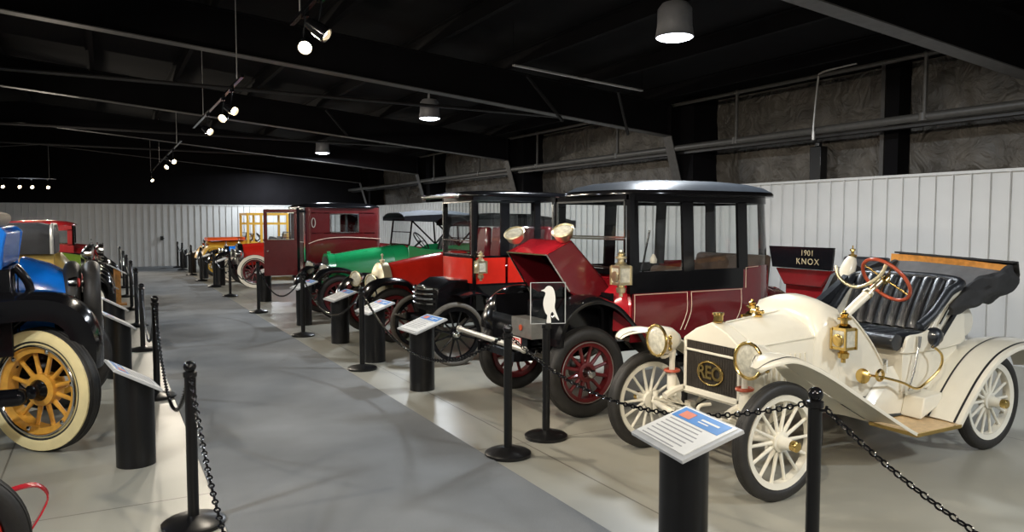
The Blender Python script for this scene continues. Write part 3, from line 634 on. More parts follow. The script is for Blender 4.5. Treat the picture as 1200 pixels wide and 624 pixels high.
# chassis rails, axles, leaf springs
m = MB('white')
for s_ in (-1, 1):
    y = YC+s_*.30; m.tube(cat([(3.42, y, .46), (3.55, y, .50), (3.85, y, .50), (4.8, y, .47), (5.4, y, .48), (5.75, y, .58), (6.05, y, .56)], 5), .026, 8)
for x in (3.62, 4.4, 5.3, 6.0): m.bar((x, YC-.3, .49), (x, YC+.3, .49), .05, .04)
m.build('chassis_frame', car)
m = MB('white'); m.tube(cat([(3.53, NY+.06, .36), (3.53, NY+.22, .33), (3.53, YC, .27), (3.53, FY-.22, .33), (3.53, FY-.06, .36)], 5), .024, 10)
m.tube([(3.64, NY+.08, .33), (3.64, FY-.08, .33)], .012, 8)
for y in (NY+.08, FY-.08): m.lathe((3.53, y, .27), (0, 0, 1), [(0, .02), (.17, .02)], 10); m.bar((3.53, y, .33), (3.66, y, .33), .025, .02)
m.build('front_axle', car)
MB('white').tube([(5.70, NY+.05, .36), (5.70, FY-.05, .36)], .035, 10).lathe((5.7, YC, .36), (0, 1, 0), [(-.1, .05), (-.06, .12), (.06, .12), (.1, .05)], 16).build('rear_axle', car)
for s_ in (-1, 1):
    for (xa, xb, z) in ((3.34, 4.02, .45), (5.35, 6.08, .5)):
        m = MB('white'); y = YC+s_*.33
        for k in range(4):
            f = k*.07; m.tube(cat([(xa+f, y, z+.0-k*.012+.01*k), ((xa+xb)/2, y, z-.09-k*.013), (xb-f, y, z-k*.0)], 5), .011, 6, flat=1)
        m.box(((xa+xb)/2-.025, y-.03, z-.16), ((xa+xb)/2+.025, y+.03, z-.06)); m.build('leaf_spring', car)
# front fork brackets, the red straps and crank
for s_ in (-1, 1):
    MB('redwood').tube([(3.52+.05*cos(2*pi*k/20), YC+s_*.345+.045*sin(2*pi*k/20), .625) for k in range(20)], .012, 8, True).build('red_strap', car)
for s_ in (-1, 1):
    m = MB('white'); m.lathe((3.52, YC+s_*.345, .49), (0, 0, 1), [(0, .035), (.10, .035), (.11, .022), (.20, .02), (.28, .028), (.30, .0)], 14)
    m.tube(cat([(3.52, YC+s_*.34, .75), (3.46, YC+s_*.38, .72), (3.44, YC+s_*.42, .78)], 4), .014, 8)
    m.build('lamp_bracket', car)
MB('white').tube(cat([(3.56, YC, .45), (3.47, YC, .45), (3.45, YC, .41), (3.45, YC-.02, .34), (3.44, YC-.09, .33)], 4), .012, 8).build('starting_crank', car)
MB('chrome').tube(cat([(3.50, YC-.26, .35), (3.44, YC-.1, .31), (3.44, YC+.12, .31), (3.50, YC+.28, .35)], 5), .009, 8).build('tie_rod', car)
# radiator: gabled shell, dark core, one white bar
RXf = 3.57; hw = .265
gab = lambda ex, zb=.50: [(YC-hw-ex, zb-ex), (YC+hw+ex, zb-ex), (YC+hw+ex, .865+ex), (YC+hw*.55, .945+ex), (YC, 1.0+ex), (YC-hw*.55, .945+ex), (YC-hw-ex, .865+ex)]
core = [(YC-hw+.025, .535), (YC+hw-.025, .535), (YC+hw-.025, .855), (YC-hw+.025, .855)]
m = MB('white'); m.prism(gab(.0), RXf+.012, RXf+.11, 'X')
m.bar((RXf, YC-hw+.012, .50), (RXf, YC-hw+.012, .87), .03, .026, up=(0, 1, 0)); m.bar((RXf, YC+hw-.012, .50), (RXf, YC+hw-.012, .87), .03, .026, up=(0, 1, 0))
m.bar((RXf, YC-hw, .512), (RXf, YC+hw, .512), .03, .042); m.prism([(YC-hw, .858), (YC+hw, .858), (YC+hw, .875), (YC+hw*.55, .95), (YC, 1.005), (YC-hw*.55, .95), (YC-hw, .875)], RXf-.014, RXf+.012, 'X')
m.bar((RXf-.012, YC-hw+.02, .795), (RXf-.012, YC+hw-.02, .795), .014, .018)
rad = m.build('radiator', car, bevel=.006)
m = MB('grille'); m.prism(core, RXf-.006, RXf+.013, 'X')
for k in range(22): y = YC-hw+.03+k*(2*hw-.06)/21; m.box((RXf-.009, y-.0015, .535), (RXf-.004, y+.0015, .855))
m.build('radiator_core', rad, smooth=0)
m = MB('brass'); eo = [V((RXf-.016, YC+.115*cos(2*pi*k/40), .66+.078*sin(2*pi*k/40))) for k in range(40)]; m.tube(eo, .0075, 8, True)
e_ = m.build('emblem_ring', rad); text_mesh('REO', .125, 'brass', 'emblem_letters', rad, (RXf-.018, YC, .66), (0, -1, 0), (0, 0, 1), .004, .95, .003)
m = MB('brass'); m.lathe((RXf+.05, YC, 1.0), (0, 0, 1), [(0, .03), (.008, .042), (.014, .032), (.05, .032), (.054, .040), (.068, .038), (.072, .0)], 20); m.build('radiator_cap', car)
m = MB('brass'); c_ = (3.98, YC, 1.02); m.lathe(c_, (0, 0, 1), [(0, .035), (.01, .04), (.02, .018), (.035, .016)], 16); m.tube([(3.98, YC-.045, 1.055), (3.98, YC+.045, 1.055)], .011, 8); m.ball((3.98, YC-.045, 1.055), .017, 10); m.ball((3.98, YC+.045, 1.055), .017, 10); m.ball((3.98, YC, 1.078), .018, 10); m.build('hood_vent', car)
# hood: gabled front blending to a rounded cowl
def gabring(x, hw_, zb, zs, zt, k=.0):
    pts = [(-hw_, zb), (-hw_, zb*.5+zs*.5), (-hw_, zs-.02), (-hw_*.97, zs), (-hw_*.8, zs+(zt-zs)*(.32+k*.35)), (-hw_*.55, zs+(zt-zs)*(.62+k*.22)), (-hw_*.25, zs+(zt-zs)*(.88+k*.08)), (0, zt)]
    pts = pts+[(-a, b) for a, b in pts[-2::-1]]; return [V((x, YC+a, b)) for a, b in pts]
m = MB('white'); m.loft([gabring(RXf+.11, hw-.01, .52, .865, .995), gabring(3.95, .285, .52, .885, 1.02, .1), gabring(4.20, .30, .52, .90, 1.05, .4)]); hood = m.build('hood', car, smooth=30)
m = MB('white')
for s_ in (-1, 1):
    m = MB('white'); m.bar((RXf+.12, YC+s_*(hw+.0), .868), (4.2, YC+s_*.302, .902), .01, .008)
    for k in range(9): x = 3.76+k*.045; m.box((x, YC+s_*(.287+k*.0012)-.006, .60), (x+.012, YC+s_*(.287+k*.0012)+.006, .80))
    m.build('hood_louvres', hood, smooth=0)
MB('white').bar((RXf+.12, YC, 1.0), (4.2, YC, 1.052), .01, .006).build('hood_hinge', hood)
# cowl: rises, then drops to the floor in a long curve with an open cockpit behind
m = MB('white'); m.loft([gabring(4.20, .302, .50, .90, 1.055, .4), gabring(4.225, .315, .50, .95, 1.10, .7), gabring(4.28, .33, .50, .99, 1.155, .95), gabring(4.36, .342, .50, 1.0, 1.165, 1), gabring(4.46, .347, .50, .97, 1.12, 1)], cap=True); m.build('cowl', car, smooth=50)
m = MB('white')
side = [(4.44, 1.06), (4.50, 1.03), (4.60, .955), (4.70, .86), (4.80, .74), (4.88, .64), (5.0, .60), (5.0, .45), (4.40, .45), (4.40, 1.0)]
for s_ in (-1, 1): MB('white').prism(side, YC+s_*.345, YC+s_*.325).build('cowl_side', car)
for s_ in (-1, 1): m = MB('white'); m.tube(cat([(4.45, YC+s_*.35, 1.06), (4.52, YC+s_*.35, 1.02), (4.62, YC+s_*.35, .935), (4.74, YC+s_*.35, .815), (4.86, YC+s_*.35, .66)], 5), .008, 6); m.build('cowl_trim', car)
MB('palewood').box((4.40, YC-.32, .50), (5.0, YC+.32, .52)).build('floor_board', car, smooth=0)
m = MB('white'); m.prism([(YC-.33, .5), (YC+.33, .5), (YC+.33, .93), (YC+.2, 1.05), (YC, 1.09), (YC-.2, 1.05), (YC-.33, .93)], 4.40, 4.42, 'X'); m.build('dashboard', car)
# seat box and body tub
m = MB('white')
m.prism([(4.98, .46), (4.98, .78), (5.04, .80), (5.62, .80), (5.66, .46)], YC-.42, YC+.42)
for s_ in (-1, 1):
    arm = [(4.98, .78), (5.02, .86), (5.16, .87), (5.27, .90), (5.34, 1.0), (5.44, 1.12), (5.56, 1.16), (5.66, 1.14), (5.68, .9), (5.64, .76), (5.0, .74)]
    arm = [(p.x, p.z) for p in cat([(a, 0, b) for a, b in arm], 3, True)]
    m.prism(arm, YC+s_*.44, YC+s_*.415)
m.build('seat_tub', car, bevel=.004)
m = MB('white'); m.prism([(5.62, .47), (5.62, .78), (5.78, .80), (5.95, .74), (6.1, .60), (6.1, .47)], YC-.36, YC+.36); m.prism([(5.60, .46), (5.60, .70), (5.68, .70), (5.72, .46)], YC-.45, YC-.36); m.build('rear_deck', car, bevel=.02)
m = MB('white'); m.lathe((5.86, YC-.34, .90), (0, 1, 0), [(0, .01), (.005, .11), (.02, .125), (.66, .125), (.675, .11), (.68, .01)], 24); m.build('fuel_tank', car)
m = MB('leather'); tufted(m, (4.92, YC+.40, .86), (4.92, YC-.40, .86), (5.40, YC+.40, .84), (5.40, YC-.40, .84), 7, depth=.03, th=.08)
m.tube([(4.93, YC-.41, .82), (4.93, YC+.41, .82)], .06, 12); seat = m.build('seat_cushion', car)
m = MB('leather'); tufted(m, (5.42, YC+.42, .86), (5.42, YC-.42, .86), (5.62, YC+.43, 1.24), (5.62, YC-.43, 1.24), 9, depth=.04, th=.06)
m.tube(cat([(5.20, YC-.40, .92), (5.32, YC-.42, 1.0), (5.48, YC-.43, 1.15), (5.62, YC-.42, 1.23), (5.63, YC, 1.25), (5.62, YC+.42, 1.23), (5.48, YC+.43, 1.15), (5.32, YC+.42, 1.0), (5.20, YC+.40, .92)], 5), .035, 10)
m.build('seat_backrest', car)
m = MB('leather'); G = []
for i in range(13):
    a = i/12; x = 4.98+.5*a; zt = .93+.27*a**1.2; G.append([(x, YC+.41, .80), (x, YC+.44+.02*sin(pi*a), (zt+.8)/2), (x, YC+.42, zt+.03)])
m.shell(G, .05); m.build('seat_side', car)
m = MB('leather'); m.ball((5.30, YC-.44, .845), .068, 16); m.tube([(5.30, YC-.47, .845), (5.24, YC-.5, .80), (5.20, YC-.5, .78)], [.03, .02, .012], 10); m.build('horn_bulb', car)
m = MB('brass'); m.tube(cat([(5.20, YC-.50, .79), (5.28, YC-.52, .72), (5.26, YC-.52, .62), (5.12, YC-.5, .52), (5.02, YC-.5, .50), (4.9, YC-.48, .55), (4.72, YC-.46, .60), (4.62, YC-.44, .62)], 6), .009, 8)
m.lathe((4.62, YC-.44, .62), (-1, -.15, .1), [(0, .01), (.05, .018), (.09, .03), (.12, .052), (.125, .045)], 18); m.tube([(4.68+.035*cos(2*pi*k/24), YC-.46+.0, .62+.035*sin(2*pi*k/24)) for k in range(24)], .011, 8, True); m.build('brass_horn', car)
m = MB('chrome'); m.tube([(5.0, YC-.46, .48), (5.05, YC-.46, .60), (5.10, YC-.46, .78)], .008, 8); m.tube([(5.10, YC-.46, .78), (5.11, YC-.46, .86)], .013, 8); m.bar((4.98, YC-.455, .46), (5.14, YC-.455, .47), .012, .03); m.build('brake_lever', car)
m = MB('chrome'); m.bar((4.88, YC-.355, .60), (4.88, YC-.355, .70), .035, .01); m.ball((5.0, YC-.36, .66), .012, 8); m.ball((5.1, YC-.43, .60), .012, 8); m.build('body_fittings', car)
# steering column, wheel and the brass hoop (levers)
sc0 = V((4.55, YC-.17, .93)); sc1 = V((4.95, YC-.24, 1.235)); ax_ = (sc1-sc0).normalized()
m = MB('white'); m.tube([sc0-ax_*.5, sc0, sc0.lerp(sc1, .8)], [.03, .03, .034], 12); m.use('palebrass'); m.tube([sc0.lerp(sc1, .8), sc1+ax_*.02], .02, 12); m.tube([sc0.lerp(sc1, .72), sc0.lerp(sc1, .76)], .04, 12); m.build('steering_column', car)
fr = frame(ax_); ce = sc1+ax_*.02+V((.03, -.02, .01)); sr = .19
m = MB('redwood'); m.tube([ce+(fr[1]*cos(2*pi*k/40)+fr[2]*sin(2*pi*k/40))*sr for k in range(40)], .013, 10, True); sw_ = m.build('steering_wheel', car)
m = MB('brass'); [m.tube([ce, ce+(fr[1]*cos(2*pi*(k+.5)/4)+fr[2]*sin(2*pi*(k+.5)/4))*sr], .007, 8) for k in range(4)]; m.lathe(ce-ax_*.02, ax_, [(0, .03), (.03, .03), (.04, .012), (.06, .01)], 14); m.build('wheel_spokes', sw_)
m = MB('palebrass'); hp = [V((4.86, YC+.06, 1.345)), V((4.85, YC+.025, 1.27)), V((4.85, YC-.05, 1.215)), V((4.86, YC-.14, 1.20)), V((4.87, YC-.24, 1.245)), V((4.88, YC-.31, 1.31)), V((4.89, YC-.34, 1.39))]
m.tube(cat(hp, 6), .013, 10); m.build('brass_hoop', car)
# cream flask with brass valve on the far side
m = MB('white'); p_ = V((5.53, YC+.54, 1.09)); m.lathe(p_, (.50, -.02, 1), [(0, .012), (.03, .035), (.10, .058), (.20, .064), (.27, .055), (.31, .036), (.32, .0)], 22); fl = m.build('cream_flask', car)
m = MB('brass'); q_ = p_+V((.145, -.006, .275)); m.lathe(q_, (0, 0, 1), [(0, .03), (.015, .034), (.03, .034), (.035, .013), (.06, .012), (.065, .024), (.075, .022), (.085, .006), (.11, .005)], 16); m.tube([q_+V((-.03, 0, .075)), q_+V((.03, 0, .075))], .006, 6); m.build('brass_valve', fl)
MB('dullsteel').tube([(5.50, YC+.50, .5), (5.53, YC+.54, 1.10)], .014, 8).build('flask_stem', car)
MB('cloth').prism([(5.40, .80), (5.36, 1.05), (5.48, 1.22), (5.72, 1.33), (5.86, 1.26), (6.15, 1.34), (6.18, .95)], YC+.565, YC+.60).build('side_curtain', car)
# folded top: near and far bundles, wooden rear bow, grey lining
m = MB('wood'); bw = cat([(6.17, YC-.475, 1.305), (6.20, YC-.40, 1.31), (6.215, YC-.2, 1.325), (6.22, YC, 1.34), (6.215, YC+.3, 1.352), (6.20, YC+.53, 1.36)], 5)
for a, b in zip(bw[:-1], bw[1:]): m.bar(a, b, .022, .07)
top = m.build('top_bow', car, smooth=60)
m = MB('cloth')
def bundle(ys, sg_):
    G = []
    for i in range(25):
        a = i/24; x = 5.44+.76*a; zc = 1.03+.21*a**.85; R_ = .035+.085*min(1, a*1.6)**.8*(1-.35*a); row = []
        for k in range(17):
            t = 2*pi*k/16; rr_ = R_*(1+.16*sin(3*t+a*9)+.12*sin(5*t-a*14)); row.append((x+.02*sin(t*2+a*7), ys+rr_*.75*cos(t), zc+rr_*sin(t)))
        G.append(row[:-1])
    m.loft([[V(p) for p in r] for r in G])
bundle(YC-.47, -1); bundle(YC+.49, 1)
G = []
for i in range(31):
    y = YC-.50+1.0*i/30; w1 = .012*sin(i*1.9); zz = 1.352+.045*i/30; G.append([(6.19+w1*.3, y, zz+.004), (6.25+w1, y, zz+.006), (6.29-w1, y, zz-.09+.02*sin(i*1.3)), (6.25+w1, y, zz-.17+.02*sin(i*.9)), (6.15-w1, y, zz-.21+.02*sin(i*2.3))])
m.shell(G, .015); m.build('folded_top_cloth', top)
m = MB('greycloth'); G = []
for i in range(21):
    y = YC-.46+.94*i/20; G.append([(6.205, y, 1.30+.045*i/20), (6.03, y, 1.20+.012*sin(i)), (5.85, y, 1.13+.015*sin(i*1.7)), (5.68, y, 1.10)])
m.shell(G, .01); m.build('top_lining', top)
for s_ in (-1, 1):
    m = MB('black'); m.bar((5.36, YC+s_*.46, .84), (5.60, YC+s_*.48, 1.12), .02, .03); m.bar((5.50, YC+s_*.47, 1.00), (6.1, YC+s_*.49, 1.27), .02, .025); m.use('chrome'); m.tube([(5.34, YC+s_*.46, .93), (5.44, YC+s_*.47, 1.06)], .010, 6); m.ball((5.36, YC+s_*.46, .86), .018, 10); m.build('top_iron', top, smooth=0)
# fenders with black coach line, step board
fp = [(3.275, .825), (3.31, .855), (3.38, .878), (3.50, .880), (3.64, .838), (3.84, .745), (4.06, .622), (4.30, .488), (4.56, .345), (4.68, .285)]
rp = [(5.14, .283), (5.26, .42), (5.42, .58), (5.60, .70), (5.80, .762), (6.0, .778), (6.2, .75), (6.38, .66), (6.48, .52)]
def fedge(s_):
    def f(x):
        u_ = min(1, max(0, (x-3.275)/.58)); v_ = min(1, max(0, (x-3.275)/.10))
        return YC+s_*(.40+.17*(1-u_)**.8+.05*(1-v_)), YC+s_*(.75-.07*(1-v_**.5))
    return f
for s_ in (-1, 1):
    y0, y1 = YC+s_*.40, YC+s_*.75
    m = MB('white'); fender(m, fp, y0, y1, crown=.022, lip=.022, line=('darkline', .12, .88), yf=fedge(s_), sub=7); m.build('front_fender', car, smooth=50)
    m = MB('white'); m.prism([(3.66, .82), (3.86, .73), (4.08, .60), (4.32, .46), (4.60, .31), (5.16, .262), (5.16, .245), (4.70, .27), (4.40, .36), (4.15, .42), (3.97, .45), (3.90, .60), (3.78, .70)], YC+s_*.40, YC+s_*.405); m.build('fender_apron', car)
    m = MB('white'); fender(m, rp, y0-s_*.02, y1, crown=.022, lip=.03, line=('darkline', .42, .90), sub=7); m.build('rear_fender', car, smooth=50)
    m = MB('palewood'); m.box((4.67, min(y0, y1), .262), (5.15, max(y0, y1), .282)); st_ = m.build('step_board', car, smooth=0)
    m = MB('brass'); q = [(4.665, y0), (5.155, y0), (5.155, y1), (4.665, y1)]
    for a, b in zip(q, q[1:]+q[:1]): m.bar((a[0], a[1], .272), (b[0], b[1], .272), .010, .024)
    m.build('step_edging', st_, smooth=0)
    m = MB('white'); m.loft([[V((a, YC+s_*.40, b)) for a, b in ((4.62, .33), (5.18, .29), (5.40, .50), (5.3, .56), (4.9, .56))], [V((a, YC+s_*.35, b+.02)) for a, b in ((4.62, .36), (5.18, .36), (5.40, .54), (5.3, .62), (4.9, .62))]]); m.build('splash_panel', car)
m = MB('white'); m.prism([(5.0, .29), (5.24, .38), (5.24, .46), (5.04, .44)], YC-.56, YC-.40); m.build('tool_box', car, bevel=.01)
headlamp(car, (3.40, YC-.49, .84), (-1, -.02, .02), .108, .19, 'white', 'brass'); headlamp(car, (3.41, YC+.38, .842), (-1, .02, .02), .108, .19, 'white', 'brass')
m = MB('brass')
for y in (YC-.49, YC+.38):
    m = MB('brass'); m.tube([(3.44, y-.105, .79), (3.43, y-.118, .84), (3.44, y-.105, .89)], .009, 6); [m.ball((3.435, y-.112, .835+.04*k), .015, 8) for k in (-1, 0, 1)]; m.build('lamp_catch', car)
lantern(car, (4.36, YC-.41, .885), 1.3); lantern(car, (4.36, YC+.41, .885), 1.3)

# ================================================================== maroon brougham with its front lid raised
YC = 5.95; car = root('antique_brougham', (3.58, YC, 0), 'maroon closed antique car with black roof, its front lid propped open', 'car')
for (x, y, o_) in ((3.60, YC-.63, -1), (3.60, YC+.63, 1), (6.05, YC-.63, -1), (6.05, YC+.63, 1)):
    wheel(car, (x, y, .39), .39, .12, 12, 'tire', 'maroonwheel', 'maroonwheel', 'chrome', out=o_, fel=.04, sw=.019, hubr=.05, hubl=.09, ttk=.125)
for s_ in (-1, 1): MB('dullsteel').tube([V((3.60, YC+s_*.68, .39))+V((sin(2*pi*k/40), 0, cos(2*pi*k/40)))*.262 for k in range(40)], .005, 6, True).build('rim_ring', car)
m = MB('dullsteel'); m.tube([(3.60, YC-.56, .39), (3.60, YC+.56, .39)], .03, 10); m.lathe((3.60, YC-.50, .39), (0, 1, 0), [(0, .09), (.12, .09)], 16); m.build('front_axle', car)
MB('dullsteel').tube([(6.05, YC-.56, .39), (6.05, YC+.56, .39)], .04, 10).build('rear_axle', car)
m = MB('black')
for s_ in (-1, 1): m.bar((3.05, YC+s_*.33, .52), (6.5, YC+s_*.33, .52), .05, .09)
for x in (3.1, 4.0, 5.2, 6.4): m.bar((x, YC-.33, .52), (x, YC+.33, .52), .05, .06)
m.build('chassis_frame', car)
for s_ in (-1, 1):
    m = MB('dullsteel'); y = YC+s_*.40
    for k in range(4): m.tube(cat([(3.18+k*.06, y, .55), (3.6, y, .43-k*.012), (4.02-k*.06, y, .55)], 4), .012, 6)
    m.build('leaf_spring', car)
path = arcpath(4.10, 6.02, YC, .64, .42)
tum = lambda z: -.035*max(0, (z-1.2)/.7)-.05*max(0, (1.0-z)/.5)**2
BR = .004
def nearS(x):   # fraction along the path of a near-side x
    P = [V((a, b, 0)) for a, b in path]; T = sum((b-a).length for a, b in zip(P[:-1], P[1:])); return (x-4.10)/T
def sof(x): return nearS(x)
sD1, sD2, sQ0, sQ1 = sof(4.74), sof(5.43), sof(5.50), sof(5.52)+.10
m = MB('maroon'); 
band(m, path, 0, 1, .60, 1.04, .02, tum, 8); band(m, path, sD2, 1-sD2, 1.04, 1.25, .02, tum, 3)
# curved underside tuck
m.use('stripe')
def sline(s0, s1, z): 
    P = resample(path, s0, s1, max(2, int(60*(s1-s0)))); m.tube([(p.x+(0), p.y+(-1 if p.y < YC else 1)*(.003+tum(z)), z) for p in P], .004, 4)
sline(.002, sD1-.004, 1.03); sline(sD1+.006, sD2-.004, 1.03)
for x, xb in ((4.115, 4.12), (4.72, 4.66), (4.77, 4.71), (5.40, 5.33)):
    m.tube(cat([(x, YC-.643, 1.03), (x, YC-.645, .85), (xb, YC-.645+.02, .68)], 3), .004, 4)
    m.tube(cat([(x, YC+.643, 1.03), (x, YC+.645, .85), (xb, YC+.645-.02, .68)], 3), .004, 4)
m.tube([(5.46, YC-.643, 1.04), (5.46, YC-.643, 1.235), (5.62, YC-.643, 1.245)], .004, 4)
body = m.build('body', car, smooth=35)
m = MB('black'); band(m, path, .001, sD2, 1.04, 1.235, .022, tum, 2); band(m, path, 1-sD2, .999, 1.04, 1.235, .022, tum, 2)
band(m, path, 0, 1, 1.855, 1.935, .03, tum, 2)
for a, b in ((0, sof(4.17)), (sof(4.68), sof(4.81)), (sof(5.37), sof(5.49)), (.405, .43)):
    band(m, path, a, b, 1.22, 1.87, .032, tum, 4); band(m, path, 1-b, 1-a, 1.22, 1.87, .032, tum, 4)
m.build('window_pillars', car, smooth=35)
m = MB('glass')
for a, b in ((sof(4.17), sof(4.68)), (sof(4.81), sof(5.37)), (sof(5.49), .405), (.43, .50)):
    band(m, path, a, b, 1.235, 1.86, .004, lambda z: tum(z)-.012, 1, sheet=True); band(m, path, 1-b, 1-a, 1.235, 1.86, .004, lambda z: tum(z)-.012, 1, sheet=True)
m.build('window_glass', car, smooth=35)
# roof: shallow dome with overhang
def roofgrid(x0, x1, yc, hwr, ze, rise, n=24, sq=3.2):
    ring_ = []
    for k in range(60):
        a = 2*pi*k/60; ring_.append(((x0+x1)/2+(x1-x0)/2*(1 if cos(a) > 0 else -1)*abs(cos(a))**(2/sq), yc+hwr*(1 if sin(a) > 0 else -1)*abs(sin(a))**(2/sq)))
    out = []; cx_ = (x0+x1)/2
    for f, h in ((.97, -.035), (1.0, -.03), (1.0, -.005), (.985, .012), (.9, .45*rise), (.75, .72*rise), (.5, .92*rise), (.25, .99*rise), (.02, rise)):
        out.append([V((cx_+(a-cx_)*f, yc+(b-yc)*f, ze+h)) for a, b in ring_])
    return out
m = MB('black'); m.loft(roofgrid(3.98, 6.10, YC, .70, 1.955, .13)[:4]); rf_ = m.build('roof', car, smooth=45); m = MB('roofblack'); m.loft(roofgrid(3.98, 6.10, YC, .70, 1.955, .13)[3:]); m.build('sheened_roof_top', rf_, smooth=60)
# windshield, two panes with bright frame
x = 4.09
m = MB('black'); m.bar((x, YC-.62, 1.22), (x, YC+.62, 1.22), .05, .05); m.bar((x, YC-.61, 1.90), (x, YC+.61, 1.90), .05, .05)
for s_ in (-1, 1): m.bar((x, YC+s_*.615, 1.04), (x, YC+s_*.60, 1.92), .05, .05, up=(0, 1, 0))
ws = m.build('windshield_frame', car)
m = MB('chrome')
for za, zb in ((1.26, 1.52), (1.54, 1.87)):
    for s_ in (-1, 1): m.bar((x-.03, YC+s_*.565, za), (x-.03, YC+s_*.56, zb), .016, .016, up=(0, 1, 0))
    for z in (za, zb): m.bar((x-.03, YC-.565, z), (x-.03, YC+.565, z), .016, .016)
m.build('windshield_trim', ws); m = MB('glass')
for za, zb in ((1.26, 1.52), (1.54, 1.87)): m.sheet([[(x-.03, YC+s_*.56, z) for z in (za, zb)] for s_ in (-1, 1)])
m.build('windshield_pane', ws, smooth=0)
# interior
m = MB('brown'); m.box((5.35, YC-.55, .62), (5.85, YC+.55, 1.02)); m.prism([(5.72, .9), (5.93, .95), (5.97, 1.34), (5.86, 1.34)], YC-.5, YC+.5); m.box((4.45, YC-.5, .62), (4.85, YC+.1, 1.0)); m.prism([(4.8, .95), (4.9, .95), (4.95, 1.24), (4.87, 1.24)], YC-.5, YC+.08); m.build('interior_seat', car, bevel=.03)
MB('brown').box((4.12, YC-.58, .60), (5.95, YC+.58, .63)).build('cabin_floor', car, smooth=0)
m = MB('whitewall2'); m.lathe((4.6, YC-.3, 1.28), (0, 0, 1), [(0, .0), (.005, .03), (.04, .035), (.07, .02), (.09, .01)], 10); m.use('black'); m.tube([(4.45, YC-.25, 1.0), (4.55, YC-.3, 1.6)], .01, 6); m.build('tiller_lever', car)
# cowl and the open battery bay
m = MB('crimson'); m.loft([sel(3.98, YC, .50, .70, 1.06, 4), sel(4.10, YC, .60, .70, 1.16, 4)]); m.loft([sel(4.09, YC, .60, .7, 1.16, 4), sel(4.115, YC, .61, .7, 1.19, 4)]); m.build('cowl', car, smooth=35)
m = MB('black'); m.box((3.22, YC-.33, .58), (3.99, YC-.30, 1.0)); m.box((3.22, YC+.30, .58), (3.99, YC+.33, 1.0)); m.box((3.22, YC-.33, .56), (3.99, YC+.33, .60)); m.box((3.20, YC-.33, .56), (3.23, YC+.33, .84)); m.box((3.95, YC-.5, .58), (3.99, YC+.5, 1.04)); m.build('battery_bay', car, smooth=0)
for i in range(3):
    for j in range(3): MB('black').box((3.28+i*.21, YC-.27+j*.185, .61), (3.47+i*.21, YC-.10+j*.185, .80)).build('battery_cell', car, bevel=.006)
m = MB('dullsteel'); m.box((3.06, YC-.64, .71), (3.2, YC-.30, .87)); m.use('redwood'); m.lathe((3.055, YC-.47, .79), (-1, 0, 0), [(0, .026), (.006, .026), (.007, .0)], 16); m.build('silver_box', car)
m = MB('plate_red'); m.box((3.0, YC-.56, .615), (3.01, YC-.30, .715)); pl = m.build('number_plate', car, smooth=0)
m = MB('paper'); q = [(YC-.56, .615), (YC-.30, .615), (YC-.30, .715), (YC-.56, .715)]
for a, b in zip(q, q[1:]+q[:1]): m.bar((2.997, a[0], a[1]), (2.997, b[0], b[1]), .004, .006)
m.build('plate_border', pl, smooth=0); 
m = MB('paper')
for k in range(5): y = YC-.53+k*.045; m.box((2.996, y, .64), (3.0, y+.02, .695)); m.box((2.996, y, .66), (3.0, y+.034, .67))
m.build('plate_characters', pl, smooth=0)
# raised lid: tray hinged at the cowl, near flank visible
L0 = [(4.04, 1.03), (3.62, 1.50), (3.36, 1.385), (3.62, 1.02), (3.84, .985)]
for s_, nm in ((-1, 'near'), (1, 'far')):
    pass
m = MB('maroon'); hwL = .36
lidp = [(p.x, p.z) for p in cat([(4.06, 0, 1.06), (3.95, 0, 1.19), (3.63, 0, 1.515)], 3)]+[(3.37, 1.395), (3.60, 1.06), (3.70, 1.0), (3.88, .985)]
for s_ in (-1, 1): m.prism(lidp, YC+s_*hwL, YC+s_*(hwL-.012))
m.use('crimson'); m.prism([(3.63, 1.515), (3.37, 1.395), (3.375, 1.383), (3.633, 1.502)], YC-hwL, YC+hwL)  # upward lid face: light on the maroon painted in as crimson
m.use('maroon'); m.prism([(4.06, 1.06), (3.95, 1.19), (3.63, 1.515), (3.618, 1.505), (3.94, 1.178), (4.048, 1.055)], YC-hwL, YC+hwL)
lid = m.build('raised_lid', car, bevel=.004)
m = MB('black'); m.prism([(3.62, 1.49), (3.39, 1.38), (3.60, 1.08), (3.9, 1.03), (4.03, 1.06)], YC-hwL+.014, YC-hwL+.02); m.prism([(4.03, 1.07), (3.94, 1.165), (3.62, 1.49), (3.61, 1.47), (3.92, 1.15), (4.01, 1.06)], YC-hwL+.02, YC+hwL-.02); m.build('lid_lining', lid, smooth=0)
m = MB('chrome'); m.bar((3.368, YC-hwL, 1.39), (3.368, YC+hwL, 1.39), .012, .012); m.bar((3.37, YC-hwL-.003, 1.39), (3.61, YC-hwL-.003, 1.06), .008, .012); m.bar((3.37, YC+hwL-.01, 1.39), (3.62, YC+hwL-.01, 1.0), .012, .012); m.build('lid_edge_trim', lid, smooth=0)
headlamp(car, (3.55, YC-.34, 1.60), (-.50, -.36, .85), .095, .11, 'palebrass', 'palebrass'); headlamp(car, (3.43, YC+.33, 1.57), (-.50, -.36, .85), .095, .11, 'palebrass', 'palebrass')
lantern(car, (3.98, YC-.62, 1.20), 1.5, 'palebrass')
lantern(car, (3.98, YC+.62, 1.20), 1.5, 'palebrass')
m = MB('silver'); m.tube([(2.98, YC-.66, .635), (2.98, YC+.60, .65)], .024, 12); m.ball((2.98, YC+.60, .65), .034, 12); m.ball((2.98, YC-.66, .635), .03, 12); m.use('black')
for s_ in (-.3, .3): m.tube([(2.98, YC+s_, .64), (3.1, YC+s_, .56)], .016, 8)
m.build('front_bumper', car)
ff = [(3.27, .64), (3.29, .76), (3.36, .90), (3.50, 1.0), (3.68, 1.02), (3.88, .95), (4.06, .78), (4.22, .58), (4.40, .44), (4.6, .40)]
